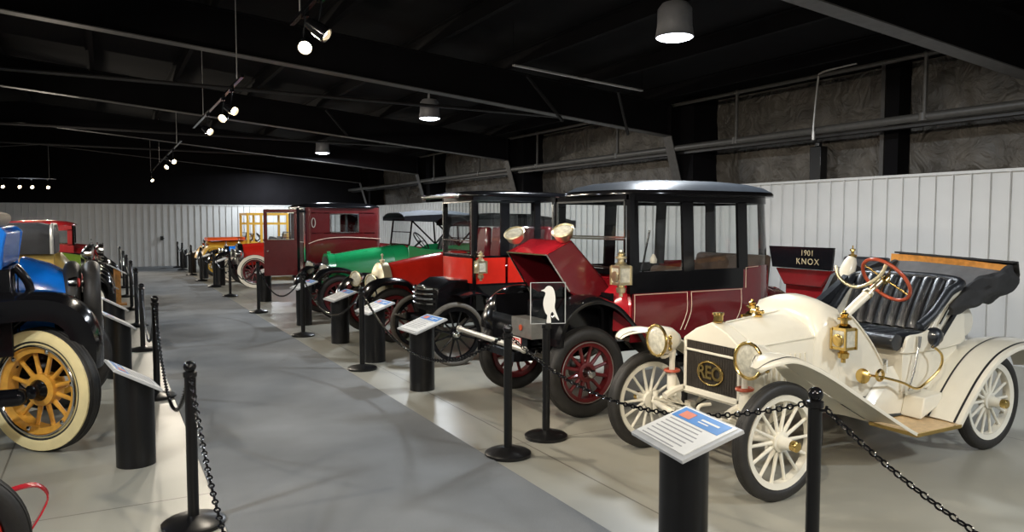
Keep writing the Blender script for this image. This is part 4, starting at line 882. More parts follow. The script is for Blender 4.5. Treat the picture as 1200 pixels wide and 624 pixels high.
rf = [(5.45, .40), (5.62, .46), (5.72, .64), (5.84, .80), (6.02, .87), (6.22, .83), (6.38, .72), (6.5, .58)]
for s_ in (-1, 1):
    m = MB('black'); fender(m, ff, YC+s_*.40, YC+s_*.74, crown=.03, lip=.04); m.build('front_fender', car, smooth=50)
    m = MB('black'); fender(m, rf, YC+s_*.40, YC+s_*.74, crown=.03, lip=.04); m.build('rear_fender', car, smooth=50)
    m = MB('black'); m.box((4.58, min(YC+s_*.42, YC+s_*.74), .375), (5.46, max(YC+s_*.42, YC+s_*.74), .40)); m.build('running_board', car, smooth=0)
m = MB('maroon'); m.loft([sel(6.0, YC, .50, .62, 1.05, 3.5), sel(6.3, YC, .47, .62, 1.0, 3.2), sel(6.52, YC, .42, .62, .90, 2.8), sel(6.64, YC, .34, .62, .76, 2.2)]); m.build('rear_deck', car, smooth=40)

# ================================================================== the runabout with the painted panel against the wall
car = root('antique_runabout', (7.6, 6.0, 0), 'small dark red antique runabout with gilt-lettered black front panel by the white wall', 'car')
m = MB('deepred'); m.loft([[V((7.22, 6.54, 1.12)), V((7.22, 5.73, 1.12)), V((7.75, 5.73, 1.12)), V((7.75, 6.54, 1.12))], [V((7.26, 6.44, .92)), V((7.26, 5.90, .92)), V((7.75, 5.90, .92)), V((7.75, 6.44, .92))]]); m.box((7.3, 5.85, .70), (8.7, 6.45, .93)); m.build('body', car, bevel=.01)
m = MB('black'); m.loft([[V((7.19, 6.56, 1.13)), V((7.19, 5.71, 1.125)), V((7.22, 5.71, 1.125)), V((7.22, 6.56, 1.13))], [V((7.17, 6.60, 1.385)), V((7.17, 5.67, 1.385)), V((7.20, 5.67, 1.385)), V((7.20, 6.60, 1.385))]]); pn = m.build('front_panel', car, smooth=0)
text_mesh('1901', .092, 'gilt', 'year_lettering', car, (7.17, 6.03, 1.312), (0, -1, 0), (0, 0, 1), .002, 1.05); text_mesh('KNOX', .100, 'gilt', 'name_lettering', car, (7.178, 6.03, 1.212), (0, -1, 0), (0, 0, 1), .002, 1.2)
m = MB('leather'); m.box((7.9, 5.8, .93), (8.35, 6.5, 1.1)); m.prism([(8.28, 1.05), (8.4, 1.05), (8.46, 1.24), (8.34, 1.24)], 5.85, 6.45); m.build('seat', car, bevel=.03)
m = MB('black')
for s_ in (-1, 1): m.bar((7.0, 6.15+s_*.25, .62), (8.8, 6.15+s_*.25, .62), .05, .07); 
m.build('chassis_frame', car)
for x in (7.35, 8.55):
    for s_ in (-1, 1): wheel(car, (x, 6.15+s_*.6, .34), .34, .06, 12, 'tire', 'black', hub='brass', out=s_, fel=.03, sw=.012)
for s_ in (-1, 1): m = MB('black'); fender(m, [(7.0, .55), (7.1, .68), (7.35, .75), (7.6, .68), (7.75, .58)], 6.15+s_*.5, 6.15+s_*.72); m.build('front_fender', car); m = MB('black'); fender(m, [(8.2, .55), (8.3, .68), (8.55, .75), (8.8, .68), (8.9, .55)], 6.15+s_*.5, 6.15+s_*.72); m.build('rear_fender', car)
# ------------------------------------------------------------------ builder for the simpler cars of both rows
def auto(name, label, xf, yc, s, P):
    # s = +1: nose towards -x (right-hand row); s = -1: nose towards +x (left-hand row)
    g = lambda k, d: P.get(k, d)
    X = lambda a: xf+s*a
    hw = g('hw', .62); wb = g('wb', 2.6); r = g('r', .38); car = root(name, (X(.1), yc, 0), label, 'car'); side = g('sides', (-1, 1))
    body = g('body', 'red'); tw = g('tw', .11); hl = g('hood_len', 1.0); z0, z1 = g('hood_z', (1.08, 1.16)); hwf, hwb = g('hood_w', (.24, .34)); fx = g('axle', .12)
    for ax in (fx, fx+wb):
        for o_ in (-1, 1): wheel(car, (X(ax), yc+o_*hw, r), r, tw, g('spokes', 12), g('tire', 'tire'), g('spoke', 'rimyellow'), g('rim', None), g('hub', 'chrome'), out=o_, fel=.045, sw=.018, hubr=.05, ttk=g('ttk', .11), ww=g('ww', None), wwf=g('wwf', .7))
    m = MB('black')
    for o_ in (-1, 1): m.bar((X(-.15), yc+o_*.34, .5), (X(wb+.5), yc+o_*.34, .5), .06, .1)
    for a in (-.05, .9, 1.8, wb+.4): m.bar((X(a), yc-.34, .5), (X(a), yc+.34, .5), .06, .07)
    m.tube([(X(fx), yc-hw+.06, r), (X(fx), yc+hw-.06, r)], .03, 8); m.tube([(X(fx+wb), yc-hw+.06, r), (X(fx+wb), yc+hw-.06, r)], .04, 8); m.build('chassis_frame', car)
    # radiator
    m = MB(g('rad', 'brass')); n_ = g('radn', 2.6); zt = z0+.015
    m.loft([sel(X(-.02), yc, hwf+.03, .56, zt, n_), sel(X(.10), yc, hwf+.03, .56, zt, n_)])
    if g('dome', False): m.loft([sel(X(-.02), yc, hwf+.03, .56, zt, n_), sel(X(-.06), yc, hwf-.02, .60, zt-.05, n_), sel(X(-.085), yc, hwf-.12, .68, zt-.14, n_)])
    rd = m.build('radiator', car); m = MB(g('core', 'grille')); m.loft([sel(X(-.03), yc, hwf-.02, .60, zt-.05, n_), sel(X(-.015), yc, hwf-.02, .60, zt-.05, n_)]); m.build('radiator_core', rd)
    m = MB(g('rad', 'brass')); m.lathe((X(.04), yc, zt-.01), (0, 0, 1), [(0, .03), (.03, .03), (.035, .04), (.05, .038), (.055, .01), (.10, .012), (.12, .02), (.14, .004)] if g('mascot', True) else [(0, .03), (.03, .035), (.045, .03), (.05, 0)], 14); m.build('radiator_cap', car)
    # hood and cowl
    hm = g('hood', body); m = MB(hm); m.loft([sel(X(.10), yc, hwf, .56, z0, n_), sel(X(.10+hl*.5), yc, (hwf+hwb)/2, .56, (z0+z1)/2+.01, n_), sel(X(.10+hl), yc, hwb, .56, z1, n_+.3)]); hd = m.build('hood', car)
    for o_ in (-1, 1) if g('louvres', False) else ():
        m = MB('blackmatte')
        for k in range(8): a = .3+k*(hl-.45)/8; yy = yc+o_*((hwf+(hwb-hwf)*(a-.1)/hl)+.001); m.box((min(X(a), X(a+.02)), min(yy, yy+o_*.006), .68), (max(X(a), X(a+.02)), max(yy, yy+o_*.006), .9))
        m.build('hood_louvres', hd, smooth=0)
    bz = g('body_z', z1+.0); bl = g('body_len', 1.9); x1 = .10+hl
    m = MB(body); m.loft([sel(X(x1), yc, hwb+.01, .54, z1+.005, n_+.3), sel(X(x1+.22), yc, hw-.10, .52, bz, 4)]); m.build('cowl', car)
    kind_ = g('kind', 'open'); x2 = x1+.22; x3 = x2+bl
    if kind_ == 'closed':
        zt_ = g('roof_z', 1.62); path_ = arcpath(0, x3-x2, 0, hw-.08, .25); pp = [(X(x2+a), yc+b) for a, b in path_]
        if s < 0: pp = [(a, 2*yc-b) for a, b in pp]
        m = MB(body); band(m, pp, 0, 1, .52, bz, .02); band(m, pp, 0, 1, zt_-.10, zt_, .02)
        for a, b in ((0, .03), (.16, .19), (.33, .42), (.58, .67), (.81, .84), (.97, 1)): band(m, pp, a, b, bz-.02, zt_-.08, .022)
        m.build('body', car); m = MB('glass')
        for a, b in ((.03, .16), (.19, .33), (.42, .58), (.67, .81), (.84, .97)): band(m, pp, a, b, bz, zt_-.09, 0.004, lambda z: -.01, sheet=True)
        m.build('window_glass', car, smooth=0)
        xa, xb = sorted((X(x2-.06), X(x3+.02))); m = MB(g('roof', body)); m.loft(roofgrid(xa, xb, yc, hw-.04, zt_+.02, .09)); m.build('roof', car, smooth=45)
        m = MB('black'); m.bar((X(x2), yc-hw+.1, bz), (X(x2), yc+hw-.1, bz), .04, .04); 
        for o_ in (-1, 1): m.bar((X(x2), yc+o_*(hw-.1), bz), (X(x2), yc+o_*(hw-.1), zt_), .04, .04, up=(0, 1, 0))
        wf = m.build('windshield_frame', car); m = MB('glass'); m.sheet([[(X(x2-.005), yc+o_*(hw-.12), z) for z in (bz+.02, zt_-.02)] for o_ in (-1, 1)]); m.build('windshield_pane', wf, smooth=0)
    else:
        m = MB(body)
        for o_ in (-1, 1):
            pr_ = [(X(x2-.02), .52), (X(x2-.02), bz-.01), (X(x2+.2), bz-.06), (X(x2+.62), bz-.10), (X(x2+.75), bz-.02), (X(x3-.1), bz), (X(x3), bz-.15), (X(x3), .52)]
            m.prism(pr_, yc+o_*(hw-.10), yc+o_*(hw-.13))
        m.prism([(X(x3-.04), .52), (X(x3-.04), bz), (X(x3), bz), (X(x3), .52)], yc-hw+.12, yc+hw-.12); m.box((min(X(x2), X(x3)), yc-hw+.11, .52), (max(X(x2), X(x3)), yc+hw-.11, .55)); m.build('body', car, bevel=.012)
        for q, a in enumerate((.55, 1.45)):
            if x2+a+.3 > x3: break
            m = MB(g('seat', 'leather')); tufted(m, (X(x2+a), yc+s*(hw-.16), .82), (X(x2+a), yc-s*(hw-.16), .82), (X(x2+a+.4), yc+s*(hw-.16), .80), (X(x2+a+.4), yc-s*(hw-.16), .80), 6, depth=.02, th=.12)
            tufted(m, (X(x2+a+.34), yc+s*(hw-.15), .82), (X(x2+a+.34), yc-s*(hw-.15), .82), (X(x2+a+.46), yc+s*(hw-.15), bz+.10), (X(x2+a+.46), yc-s*(hw-.15), bz+.10), 7, depth=.03, th=.06); m.build('seat', car)
        wz = g('ws_z', 1.6); m = MB(g('wsm', 'black'))
        q = [(X(x2), yc-hw+.12, bz), (X(x2), yc+hw-.12, bz), (X(x2+.06), yc+hw-.12, wz), (X(x2+.06), yc-hw+.12, wz)]
        for a, b in zip(q, q[1:]+q[:1]): m.bar(a, b, .026, .026, up=(1, 0, 0))
        m.bar(V(q[0]).lerp(V(q[3]), .5), V(q[1]).lerp(V(q[2]), .5), .016, .016); wf = m.build('windshield_frame', car)
        m = MB('glass'); m.sheet([[q[0], q[3]], [q[1], q[2]]]); m.build('windshield_pane', wf, smooth=0)
        c_ = V((X(x2+.34), yc-s*.22*g('drive', 1), bz+.06)); d_ = V((s*.75, 0, .6)).normalized(); f_ = frame(d_)
        m = MB('blackmatte'); m.tube([c_+(f_[1]*cos(2*pi*k/28)+f_[2]*sin(2*pi*k/28))*.20 for k in range(28)], .013, 8, True); [m.tube([c_, c_+(f_[1]*cos(2*pi*k/4)+f_[2]*sin(2*pi*k/4))*.2], .008, 6) for k in range(4)]; m.tube([c_, c_-d_*.5], .018, 8); m.build('steering_wheel', car)
        if kind_ == 'topped':
            tz = g('top_z', 1.8); tm = g('top', 'bluegrey'); xa, xb = x2-.12, x3+.05; G = []
            for i in range(19):
                a = i/18; row = []
                for j in range(15):
                    t = -1+2*j/14; y = yc+t*(hw-.02); zz = tz+g('top_rise', .10)*sin(pi*min(1, .15+a*.8))-.09*abs(t)**4-.012*abs(sin(a*pi*3)); row.append((X(xa+(xb-xa)*a), y, zz))
                G.append(row)
            m = MB(tm); m.shell(G, .012)
            for o_ in (-1, 1): m.prism([(X(xa), tz-.10), (X(xa), tz-.02), (X((xa+xb)/2), tz+.02), (X(xb), tz-.02), (X(xb), tz-.14)], yc+o_*(hw-.02), yc+o_*(hw-.028))
            if g('curtain', False): m.prism([(yc-hw+.03, bz-.02), (yc+hw-.03, bz-.02), (yc+hw-.03, tz), (yc-hw+.03, tz)], X(xb-.01), X(xb), 'X'); [m.prism([(X(x2+.9), bz-.05), (X(x2+.9), tz), (X(xb), tz), (X(xb), bz-.05)], yc+o_*(hw-.03), yc+o_*(hw-.035)) for o_ in (-1, 1)]
            tp = m.build('folding_top', car, smooth=50)
            for a in (.3, .62, .95):
                for o_ in (-1, 1): MB('black').bar((X(x2+.95), yc+o_*(hw-.06), bz-.02), (X(xa+(xb-xa)*a), yc+o_*(hw-.04), tz-.02), .018, .03).build('top_bow', tp, smooth=0)
    fm = g('fender', 'black'); fz = 2*r+.10
    fp_ = [(-.36, r+.12), (-.30, r+.30), (-.14, fz-.03), (.10, fz), (.34, fz-.06), (.52, fz-.24), (.68, .50), (.86, .40)]
    rp_ = [(wb-.62, .40), (wb-.50, .46), (wb-.36, .70), (wb-.16, fz-.04), (wb+.06, fz), (wb+.28, fz-.05), (wb+.44, fz-.22), (wb+.52, .55)]
    if g('fenders', True):
        for o_ in (-1, 1):
            m = MB(fm); fender(m, [(X(a+fx-.12), b) for a, b in fp_], yc+o_*(hw-.24), yc+o_*(hw+.11), crown=.045, lip=.05); m.build('front_fender', car, smooth=50)
            m = MB(fm); fender(m, [(X(a+fx), b) for a, b in rp_], yc+o_*(hw-.22), yc+o_*(hw+.11), crown=.045, lip=.05); m.build('rear_fender', car, smooth=50)
            xa, xb = sorted((X(.74+fx), X(wb-.6+fx))); ya, yb = sorted((yc+o_*(hw-.22), yc+o_*(hw+.09))); MB(fm).box((xa, ya, .375), (xb, yb, .40)).build('running_board', car, smooth=0)
    if g('lamps', True):
        lx, lz, ly = g('lamp', (-.12, .84, .36))
        for o_ in (-1, 1): headlamp(car, (X(lx), yc+o_*ly, lz), (-s, g('toe', 0), 0), g('lampr', .115), .15, g('lampm', 'chrome'), g('lamprim', 'chrome'), stalk=(X(lx+.1), yc+o_*ly, .56))
    if g('bumper', False):
        m = MB('chrome')
        for z in (.42, .50): m.tube(cat([(X(-.35), yc-.72, z), (X(-.48), yc-.5, z), (X(-.52), yc, z), (X(-.48), yc+.5, z), (X(-.35), yc+.72, z)], 5), .016, 8)
        for o_ in (-.33, .33): m.bar((X(-.5), yc+o_, .46), (X(0), yc+o_, .48), .03, .05)
        m.build('bumper', car)
    return car

# ================================================================== red and black brougham with tall glass cab
YC = 8.55; car = root('glass_cab_carriage', (3.56, YC, 0), 'red and black motor carriage with tall glass cab and black spoked wheels', 'car')
for (x, y, o_) in ((3.56, 7.95, -1), (3.56, 9.15, 1), (5.55, 7.95, -1), (5.55, 9.15, 1)):
    wheel(car, (x, y, .37), .37, .065, 12, 'tire_grey' if x < 4 else 'tire', 'black', 'black', 'chrome', out=o_, fel=.045, sw=.013, hubr=.042, hubl=.07, ttk=.055)
m = MB('black')
for o_ in (-1, 1): m.bar((3.3, YC+o_*.32, .50), (5.9, YC+o_*.32, .50), .045, .08)
for x in (3.35, 4.2, 5.1, 5.85): m.bar((x, YC-.32, .5), (x, YC+.32, .5), .045, .05)
m.tube([(3.56, YC-.56, .37), (3.56, YC+.56, .37)], .022, 8); m.tube([(5.55, YC-.56, .37), (5.55, YC+.56, .37)], .028, 8); m.build('chassis_frame', car)
for o_ in (-1, 1):
    for x in (3.56, 5.55):
        m = MB('dullsteel'); [m.tube(cat([(x-.38+k*.05, YC+o_*.40, .52), (x, YC+o_*.40, .41-k*.012), (x+.38-k*.05, YC+o_*.40, .52)], 4), .011, 6) for k in range(4)]; m.build('leaf_spring', car)
for k in range(4):
    m = MB('chrome'); m.tube(cat([(3.42, YC-.28, .70+k*.06), (3.34, YC-.1, .69+k*.06), (3.34, YC+.15, .69+k*.06), (3.42, YC+.30, .70+k*.06)], 4), .012+.003*(k % 2), 6); m.build('front_spring_bar', car)
m = MB('black'); m.prism([(3.42, .60), (3.44, .88), (3.62, .98), (3.88, .98), (3.88, .5), (3.5, .52)], YC-.34, YC+.34); m.build('front_box', car, bevel=.02)
path = arcpath(3.88, 5.15, YC, .45, .25); T_ = sum((V((*b, 0))-V((*a, 0))).length for a, b in zip(path[:-1], path[1:])); SF = lambda x: (x-3.88)/T_
m = MB('black'); band(m, path, 0, 1, .50, .92, .02, lambda z: -.12*(1-(z-.5)/.42)); band(m, path, 0, 1, 1.93, 2.0, .025)
for a, b in ((0, SF(3.92)), (SF(4.24), SF(4.36)), (SF(4.72), SF(4.80)), (.40, .44)): band(m, path, a, b, 1.25, 1.94, .028); band(m, path, 1-b, 1-a, 1.25, 1.94, .028)
for z in (.92, 1.255): band(m, path, 0, 1, z-.012, z+.012, .03)
m.bar((3.88, YC-.45, 1.255), (3.88, YC+.45, 1.255), .035, .03); m.bar((3.88, YC-.45, 1.96), (3.88, YC+.45, 1.96), .035, .06); [m.bar((3.88, YC+o_*.44, .6), (3.88, YC+o_*.44, 1.98), .035, .035, up=(0, 1, 0)) for o_ in (-1, 1)]
m.build('cab_frame', car)
m = MB('red'); band(m, path, SF(3.90), SF(4.30), .93, 1.245, .018); band(m, path, SF(4.34), .999, .93, 1.245, .018); band(m, path, 1-SF(4.30), 1-SF(3.9), .93, 1.245, .018)
m.shell([[(3.87-.04*sin(pi*j/10), YC-.43+.86*j/10, z) for z in (.94, 1.24)] for j in range(11)], .015); m.build('red_panels', car)
m = MB('glass')
for a, b in ((SF(3.92), SF(4.24)), (SF(4.36), SF(4.72)), (SF(4.80), .40), (.44, .56)): band(m, path, a, b, 1.27, 1.93, .003, lambda z: -.01, sheet=True); band(m, path, 1-b, 1-a, 1.27, 1.93, .003, lambda z: -.01, sheet=True)
m.build('window_glass', car)
m = MB('glass'); m.sheet([[(3.865, YC-.43, z) for z in (1.27, 1.93)], [(3.865, YC+.43, z) for z in (1.27, 1.93)]]); ws = m.build('windshield_pane', car, smooth=0)
m = MB('chrome'); [m.bar((3.855, YC-.43, z), (3.855, YC+.43, z), .012, .012) for z in (1.28, 1.45, 1.92)]; [m.bar((3.855, YC+o_*.425, 1.28), (3.855, YC+o_*.425, 1.92), .012, .012, up=(0, 1, 0)) for o_ in (-1, 1)]; m.build('windshield_trim', ws)
m = MB('black'); m.loft(roofgrid(3.70, 5.26, YC, .56, 2.02, .045, sq=5)); m.build('roof', car, smooth=40)
m = MB('chrome'); m.tube([(3.66, YC-.44, 1.985), (3.66, YC+.60, 1.99)], .022, 10); m.ball((3.66, YC+.60, 1.99), .034, 10); m.ball((3.66, YC-.44, 1.985), .03, 10); m.build('roof_rail', car)
m = MB('maroon'); m.box((4.55, YC-.38, .8), (5.0, YC+.38, 1.12)); m.prism([(4.88, 1.1), (4.98, 1.1), (5.05, 1.62), (4.94, 1.62)], YC-.37, YC+.37); m.build('cab_seat', car, bevel=.04)
MB('black').box((3.9, YC-.4, .52), (5.1, YC+.4, .56)).build('cab_floor', car, smooth=0)
m = MB('maroon'); m.prism([(4.25, 1.12), (4.34, 1.12), (4.38, 1.60), (4.30, 1.62)], YC-.36, YC-.08); m.prism([(4.25, 1.12), (4.34, 1.12), (4.38, 1.60), (4.30, 1.62)], YC+.04, YC+.34); m.build('front_seatback', car, bevel=.03)
lantern(car, (3.93, YC-.52, 1.13), 1.3, 'palebrass')
m = MB('black')
for o_ in (-1, 1):
    pass
for o_ in (-1, 1):
    m = MB('black'); fender(m, [(3.62, .80), (3.80, .84), (3.98, .80), (4.12, .66), (4.26, .48), (4.5, .40), (4.9, .40), (5.1, .5), (5.3, .74), (5.55, .80), (5.8, .74), (5.95, .6)], YC+o_*.36, YC+o_*.66, crown=.02, lip=.02); m.build('long_fender', car, smooth=50)
m = MB('black'); m.tube(cat([(4.1, YC-.46, .72), (4.0, YC-.62, .74), (3.95, YC-.62, .80)], 4), .02, 8); m.use('chrome'); m.lathe((3.98, YC-.62, .74), (-1, 0, 0), [(0, .05), (.04, .06), (.05, .04)], 14); m.build('drum_lamp', car)

# ================================================================== red touring car with brass radiator
auto('red_touring_car', 'bright red touring car with shining brass radiator and black fenders', 3.52, 10.55, 1, dict(body='red', rad='satinbrass', core='satinbrass', radn=2.2, hood_z=(1.07, 1.23), hood_w=(.29, .42), hood_len=.95, body_z=1.24, spoke='maroonwheel', ws_z=1.62, axle=.0, lamp=(-.25, .83, .37), lampr=.11, toe=-.5, dome=True, lampm='chrome', lamprim='palebrass', kind='topped', top='black', top_z=1.72, bumper=False, body_len=1.7))
# ================================================================== green touring car
auto('green_touring_car', 'bright green touring car with black fenders and a blue-grey cloth top', 3.46, 13.3, 1, dict(body='green', rad='green', radn=3.2, hood_z=(1.10, 1.24), hood_w=(.25, .38), hood_len=1.05, body_z=1.26, spoke='maroonwheel', ws_z=1.72, axle=.05, lamp=(-.18, .84, .52), lampr=.12, toe=-.5, lamprim='chrome', kind='topped', top='bluegrey', top_z=1.80, body_len=1.5, mascot=False, lampm='chrome', wb=2.5))
# ================================================================== maroon closed car with the tall door standing open
YC = 15.5; car = root('closed_coupe', (3.9, YC, 0), 'tall maroon closed car with small side window and a tall door standing open', 'car')
for x in (3.95, 5.95):
    for o_ in (-1, 1): wheel(car, (x, YC+o_*.64, .39), .39, .11, 12, 'tire', 'black', hub='chrome', out=o_)
m = MB('black'); [m.bar((3.5, YC+o_*.34, .5), (6.4, YC+o_*.34, .5), .06, .1) for o_ in (-1, 1)]; [m.bar((x, YC-.34, .5), (x, YC+.34, .5), .06, .06) for x in (3.6, 4.8, 6.2)]; [m.tube([(x, YC-.6, .39), (x, YC+.6, .39)], .03, 8) for x in (3.95, 5.95)]; m.build('chassis_frame', car)
path = arcpath(3.40, 4.98, YC, .70, .12, .14); PT = sum((V((*b, 0))-V((*a, 0))).length for a, b in zip(path[:-1], path[1:])); a0 = .14*pi/2
SN = lambda x: (a0+(x-3.54))/PT
m = MB('coach'); band(m, path, SN(3.46), 1-SN(3.46), .62, 1.46, .03, lambda z: -.10*max(0, (1.0-z)/.4)**2); band(m, path, SN(3.46), 1-SN(3.46), 1.84, 1.96, .03)
for a, b in ((SN(3.46), SN(3.93)), (SN(4.52), .5)): band(m, path, a, b, 1.44, 1.86, .03); band(m, path, 1-b, 1-a, 1.44, 1.86, .03)
m.build('body', car); m = MB('glass')
band(m, path, SN(3.93), SN(4.52), 1.45, 1.85, .0, lambda z: -.01, sheet=True); m.build('side_window', car); m = MB('glass'); band(m, path, 1-SN(4.52), 1-SN(3.93), 1.45, 1.85, 0, lambda z: -.01, sheet=True); wg = m.build('side_window', car)
def wframe(m, x0, x1, z0, z1, y, r_=.012):
    q = cat([(x0+.05, y, z0), (x1-.05, y, z0), (x1, y, z0+.05), (x1, y, z1-.05), (x1-.05, y, z1), (x0+.05, y, z1), (x0, y, z1-.05), (x0, y, z0+.05)], 3, True); m.tube(q, r_, 6, True)
m = MB('chrome'); wframe(m, 3.95, 4.50, 1.47, 1.83, YC-.705); m.build('window_trim', wg)
m = MB('dimcloth'); m.box((4.25, YC-.6, .64), (4.9, YC+.6, 1.1)); m.prism([(4.7, 1.05), (4.85, 1.05), (4.93, 1.7), (4.82, 1.7)], YC-.55, YC+.55); m.box((3.5, YC-.62, .6), (4.95, YC+.62, .64)); m.box((4.25, YC-.66, 1.45), (4.30, YC-.62, 1.84)); m.build('interior_seat', car, bevel=.02)
m = MB('black'); m.loft(roofgrid(3.36, 5.02, YC, .73, 1.98, .09, sq=6)); m.build('roof', car, smooth=45)
m = MB('stripe'); m.tube(cat([(3.50, YC-.712, 1.25), (3.70, YC-.712, 1.32), (4.0, YC-.712, 1.365), (4.4, YC-.712, 1.365), (4.95, YC-.712, 1.33)], 5), .006, 6); m.build('coach_line', car)
m = MB('silver'); G_ = [(3.60+.035*cos(2*pi*k/20), YC-.713, 1.66+.09*sin(2*pi*k/20)) for k in range(20)]; m.tube(G_, .008, 6, True); m.build('oval_badge', car)
m = MB('chrome'); [m.bar((3.43, YC+o_*.66, .9), (3.43, YC+o_*.66, 1.94), .03, .03, up=(0, 1, 0)) for o_ in (-1, 1)]; m.bar((3.43, YC-.66, 1.94), (3.43, YC+.66, 1.94), .03, .03); m.bar((3.43, YC-.66, 1.28), (3.43, YC+.66, 1.28), .025, .025); fr_ = m.build('opening_frame', car)
m = MB('glass'); m.sheet([[(3.43, YC-.64, z) for z in (1.3, 1.92)], [(3.43, YC+.64, z) for z in (1.3, 1.92)]]); m.build('end_pane', fr_, smooth=0)
m = MB('coach'); m.shell([[(3.42-.03*sin(pi*j/10), YC-.66+1.32*j/10, z) for z in (.62, 1.27)] for j in range(11)], .02); m.build('end_panel', car)
hA = V((3.28, YC-.73, 0)); hB = V((2.68, YC-.62, 0)); dd = (hB-hA).normalized(); nn = V((dd.y, -dd.x, 0))
def dbar(m, a0, a1, z0, z1, t=.035): 
    q = [hA+dd*a0, hA+dd*a1]; m.loft([[q[0]+nn*0+V((0, 0, z)), q[1]+V((0, 0, z)), q[1]+nn*t+V((0, 0, z)), q[0]+nn*t+V((0, 0, z))] for z in (z0, z1)])
m = MB('coach'); dbar(m, 0, .62, .64, 1.33); dbar(m, 0, .62, 1.85, 1.92); dbar(m, 0, .06, 1.33, 1.85); dbar(m, .55, .62, 1.33, 1.85); dr_ = m.build('open_door', car, bevel=.008)
m = MB('glass'); m.sheet([[hA+dd*a+nn*.015+V((0, 0, z)) for z in (1.34, 1.85)] for a in (.06, .55)]); m.build('door_window', dr_, smooth=0)
m = MB('chrome'); [m.bar(hA+dd*.06+nn*(-.004)+V((0, 0, z)), hA+dd*.55-nn*.004+V((0, 0, z)), .01, .014) for z in (1.34, 1.85)]; m.ball(hA+dd*.55-nn*.03+V((0, 0, 1.12)), .02, 8); m.build('door_trim', dr_)
m = MB('black'); m.bar((3.30, YC-.70, .42), (3.30, YC-.70, 1.95), .05, .06, up=(0, 1, 0)); m.bar((3.28, YC-.72, .62), (3.44, YC-.70, .62), .04, .05); m.bar((3.28, YC-.72, 1.88), (3.44, YC-.70, 1.88), .04, .05); m.build('door_post', car)
for o_ in (-1, 1):
    m = MB('black'); fender(m, [(3.50, .50), (3.56, .72), (3.72, .84), (3.95, .88), (4.18, .83), (4.34, .66), (4.5, .46), (4.8, .40), (5.3, .40), (5.5, .5), (5.65, .75), (5.95, .88), (6.2, .8), (6.35, .6)], YC+o_*.5, YC+o_*.78, crown=.04, lip=.04); m.build('long_fender', car, smooth=50)
m = MB('coach'); m.loft([sel(4.98, YC, .45, .56, 1.25, 3), sel(6.2, YC, .32, .56, 1.12, 3)]); m.build('hood', car)
# further cars of the right row
auto('red_roadster', 'small shiny red car with cream-walled tyre and dark red wheel in the distance', 3.02, 20.5, 1, dict(body='red', hood='red', rad='chrome', hood_z=(1.10, 1.14), hood_w=(.30, .36), hood_len=.9, body_z=1.12, spoke='maroonwheel', ww='whitewall2', r=.42, ttk=.13, tw=.13, axle=.30, ws_z=1.4, lamp=(-.1, .86, .38), wb=2.3, body_len=1.2, hw=.66, fenders=False, wwf=.9))
auto('blue_roadster', 'dark blue distant car with pale wheels behind the row of posts', 2.98, 22.6, 1, dict(body='blue', rad='chrome', hood_z=(.98, 1.02), hood_w=(.26, .34), hood_len=.8, body_z=1.02, spoke='white2', ww='whitewall2', r=.36, axle=.1, ws_z=1.1, lamp=(-.1, .82, .36), wb=2.2, body_len=1.1))
YC = 25.0; tr = auto('open_cab_truck', 'orange and yellow truck with open yellow cab frame near the end wall', 2.80, YC, 1, dict(body='gold', hood='gold', rad='gold', hood_z=(1.06, 1.10), hood_w=(.30, .38), hood_len=.9, body_z=1.1, spoke='gold', r=.42, axle=.2, ws_z=1.3, lamp=(-.1, .9, .4), wb=2.9, body_len=2.2, fender='gold', hw=.72))
m = MB('orange'); m.loft([sel(2.76, YC, .42, 1.09, 1.19, 6), sel(3.85, YC, .46, 1.11, 1.21, 6)]); m.build('orange_hood_top', tr)
m = MB('gold')
for x in (3.9, 4.3, 5.1):
    for o_ in (-1, 1): m.bar((x, YC+o_*.68, .9), (x, YC+o_*.68, 1.92), .07, .07, up=(1, 0, 0))
for o_ in (-1, 1):
    for z in (1.92, 1.62): m.bar((3.86, YC+o_*.68, z), (5.15, YC+o_*.68, z), .06, .07)
for x in (3.9, 5.1): m.bar((x, YC-.68, 1.92), (x, YC+.68, 1.92), .06, .07)
m.build('cab_frame', tr, smooth=0); m = MB('gold'); m.box((5.2, YC-.72, .8), (6.6, YC+.72, 1.3)); m.build('cargo_box', tr, bevel=.02)
auto('dark_roadster', 'small dark car with bright headlamps furthest down the right row', 3.1, 27.5, 1, dict(body='black', rad='chrome', hood_z=(1.0, 1.05), hood_len=.8, body_z=1.05, spoke='white2', r=.36, ws_z=1.3, lamp=(-.1, .95, .36), wb=2.2, body_len=1.1))

# ================================================================== blue car of the left row, its back to the aisle
STEER = radians(41); YC = 7.12; car = root('blue_roadster_with_spares', (-.45, YC, 0), 'bright blue car with black fenders, yellow spoked wheel and two spare tyres', 'car')
wheel(car, (-.42, 6.42, .455), .455, .15, 12, 'tire', 'rimyellow', 'rimyellow', 'black', out=-1, steer=-STEER, ww='whitewall', fel=.045, sw=.019, hubr=.07, hubl=.09, ttk=.135, wwf=.82)
wheel(car, (-.42, 7.82, .455), .455, .16, 12, 'tire', 'rimyellow', 'rimyellow', 'black', out=1, ww='whitewall', fel=.045, sw=.019, hubr=.07, hubl=.09, ttk=.135, wwf=.82)
for y, o_ in ((6.42, -1), (7.82, 1)): wheel(car, (-3.2, y, .455), .455, .16, 12, 'tire', 'rimyellow', 'rimyellow', 'black', out=o_, ww='whitewall', fel=.045, sw=.019, hubr=.07, ttk=.135)
m = MB('chrome')
RS = Matrix.Rotation(-STEER, 3, 'Z'); wc = V((-.42, 6.42, .455)); m.tube([wc+RS@V((sin(2*pi*k/48)*.328, -.073, cos(2*pi*k/48)*.328)) for k in range(48)], .010, 6, True); m.build('rim_ring', car)
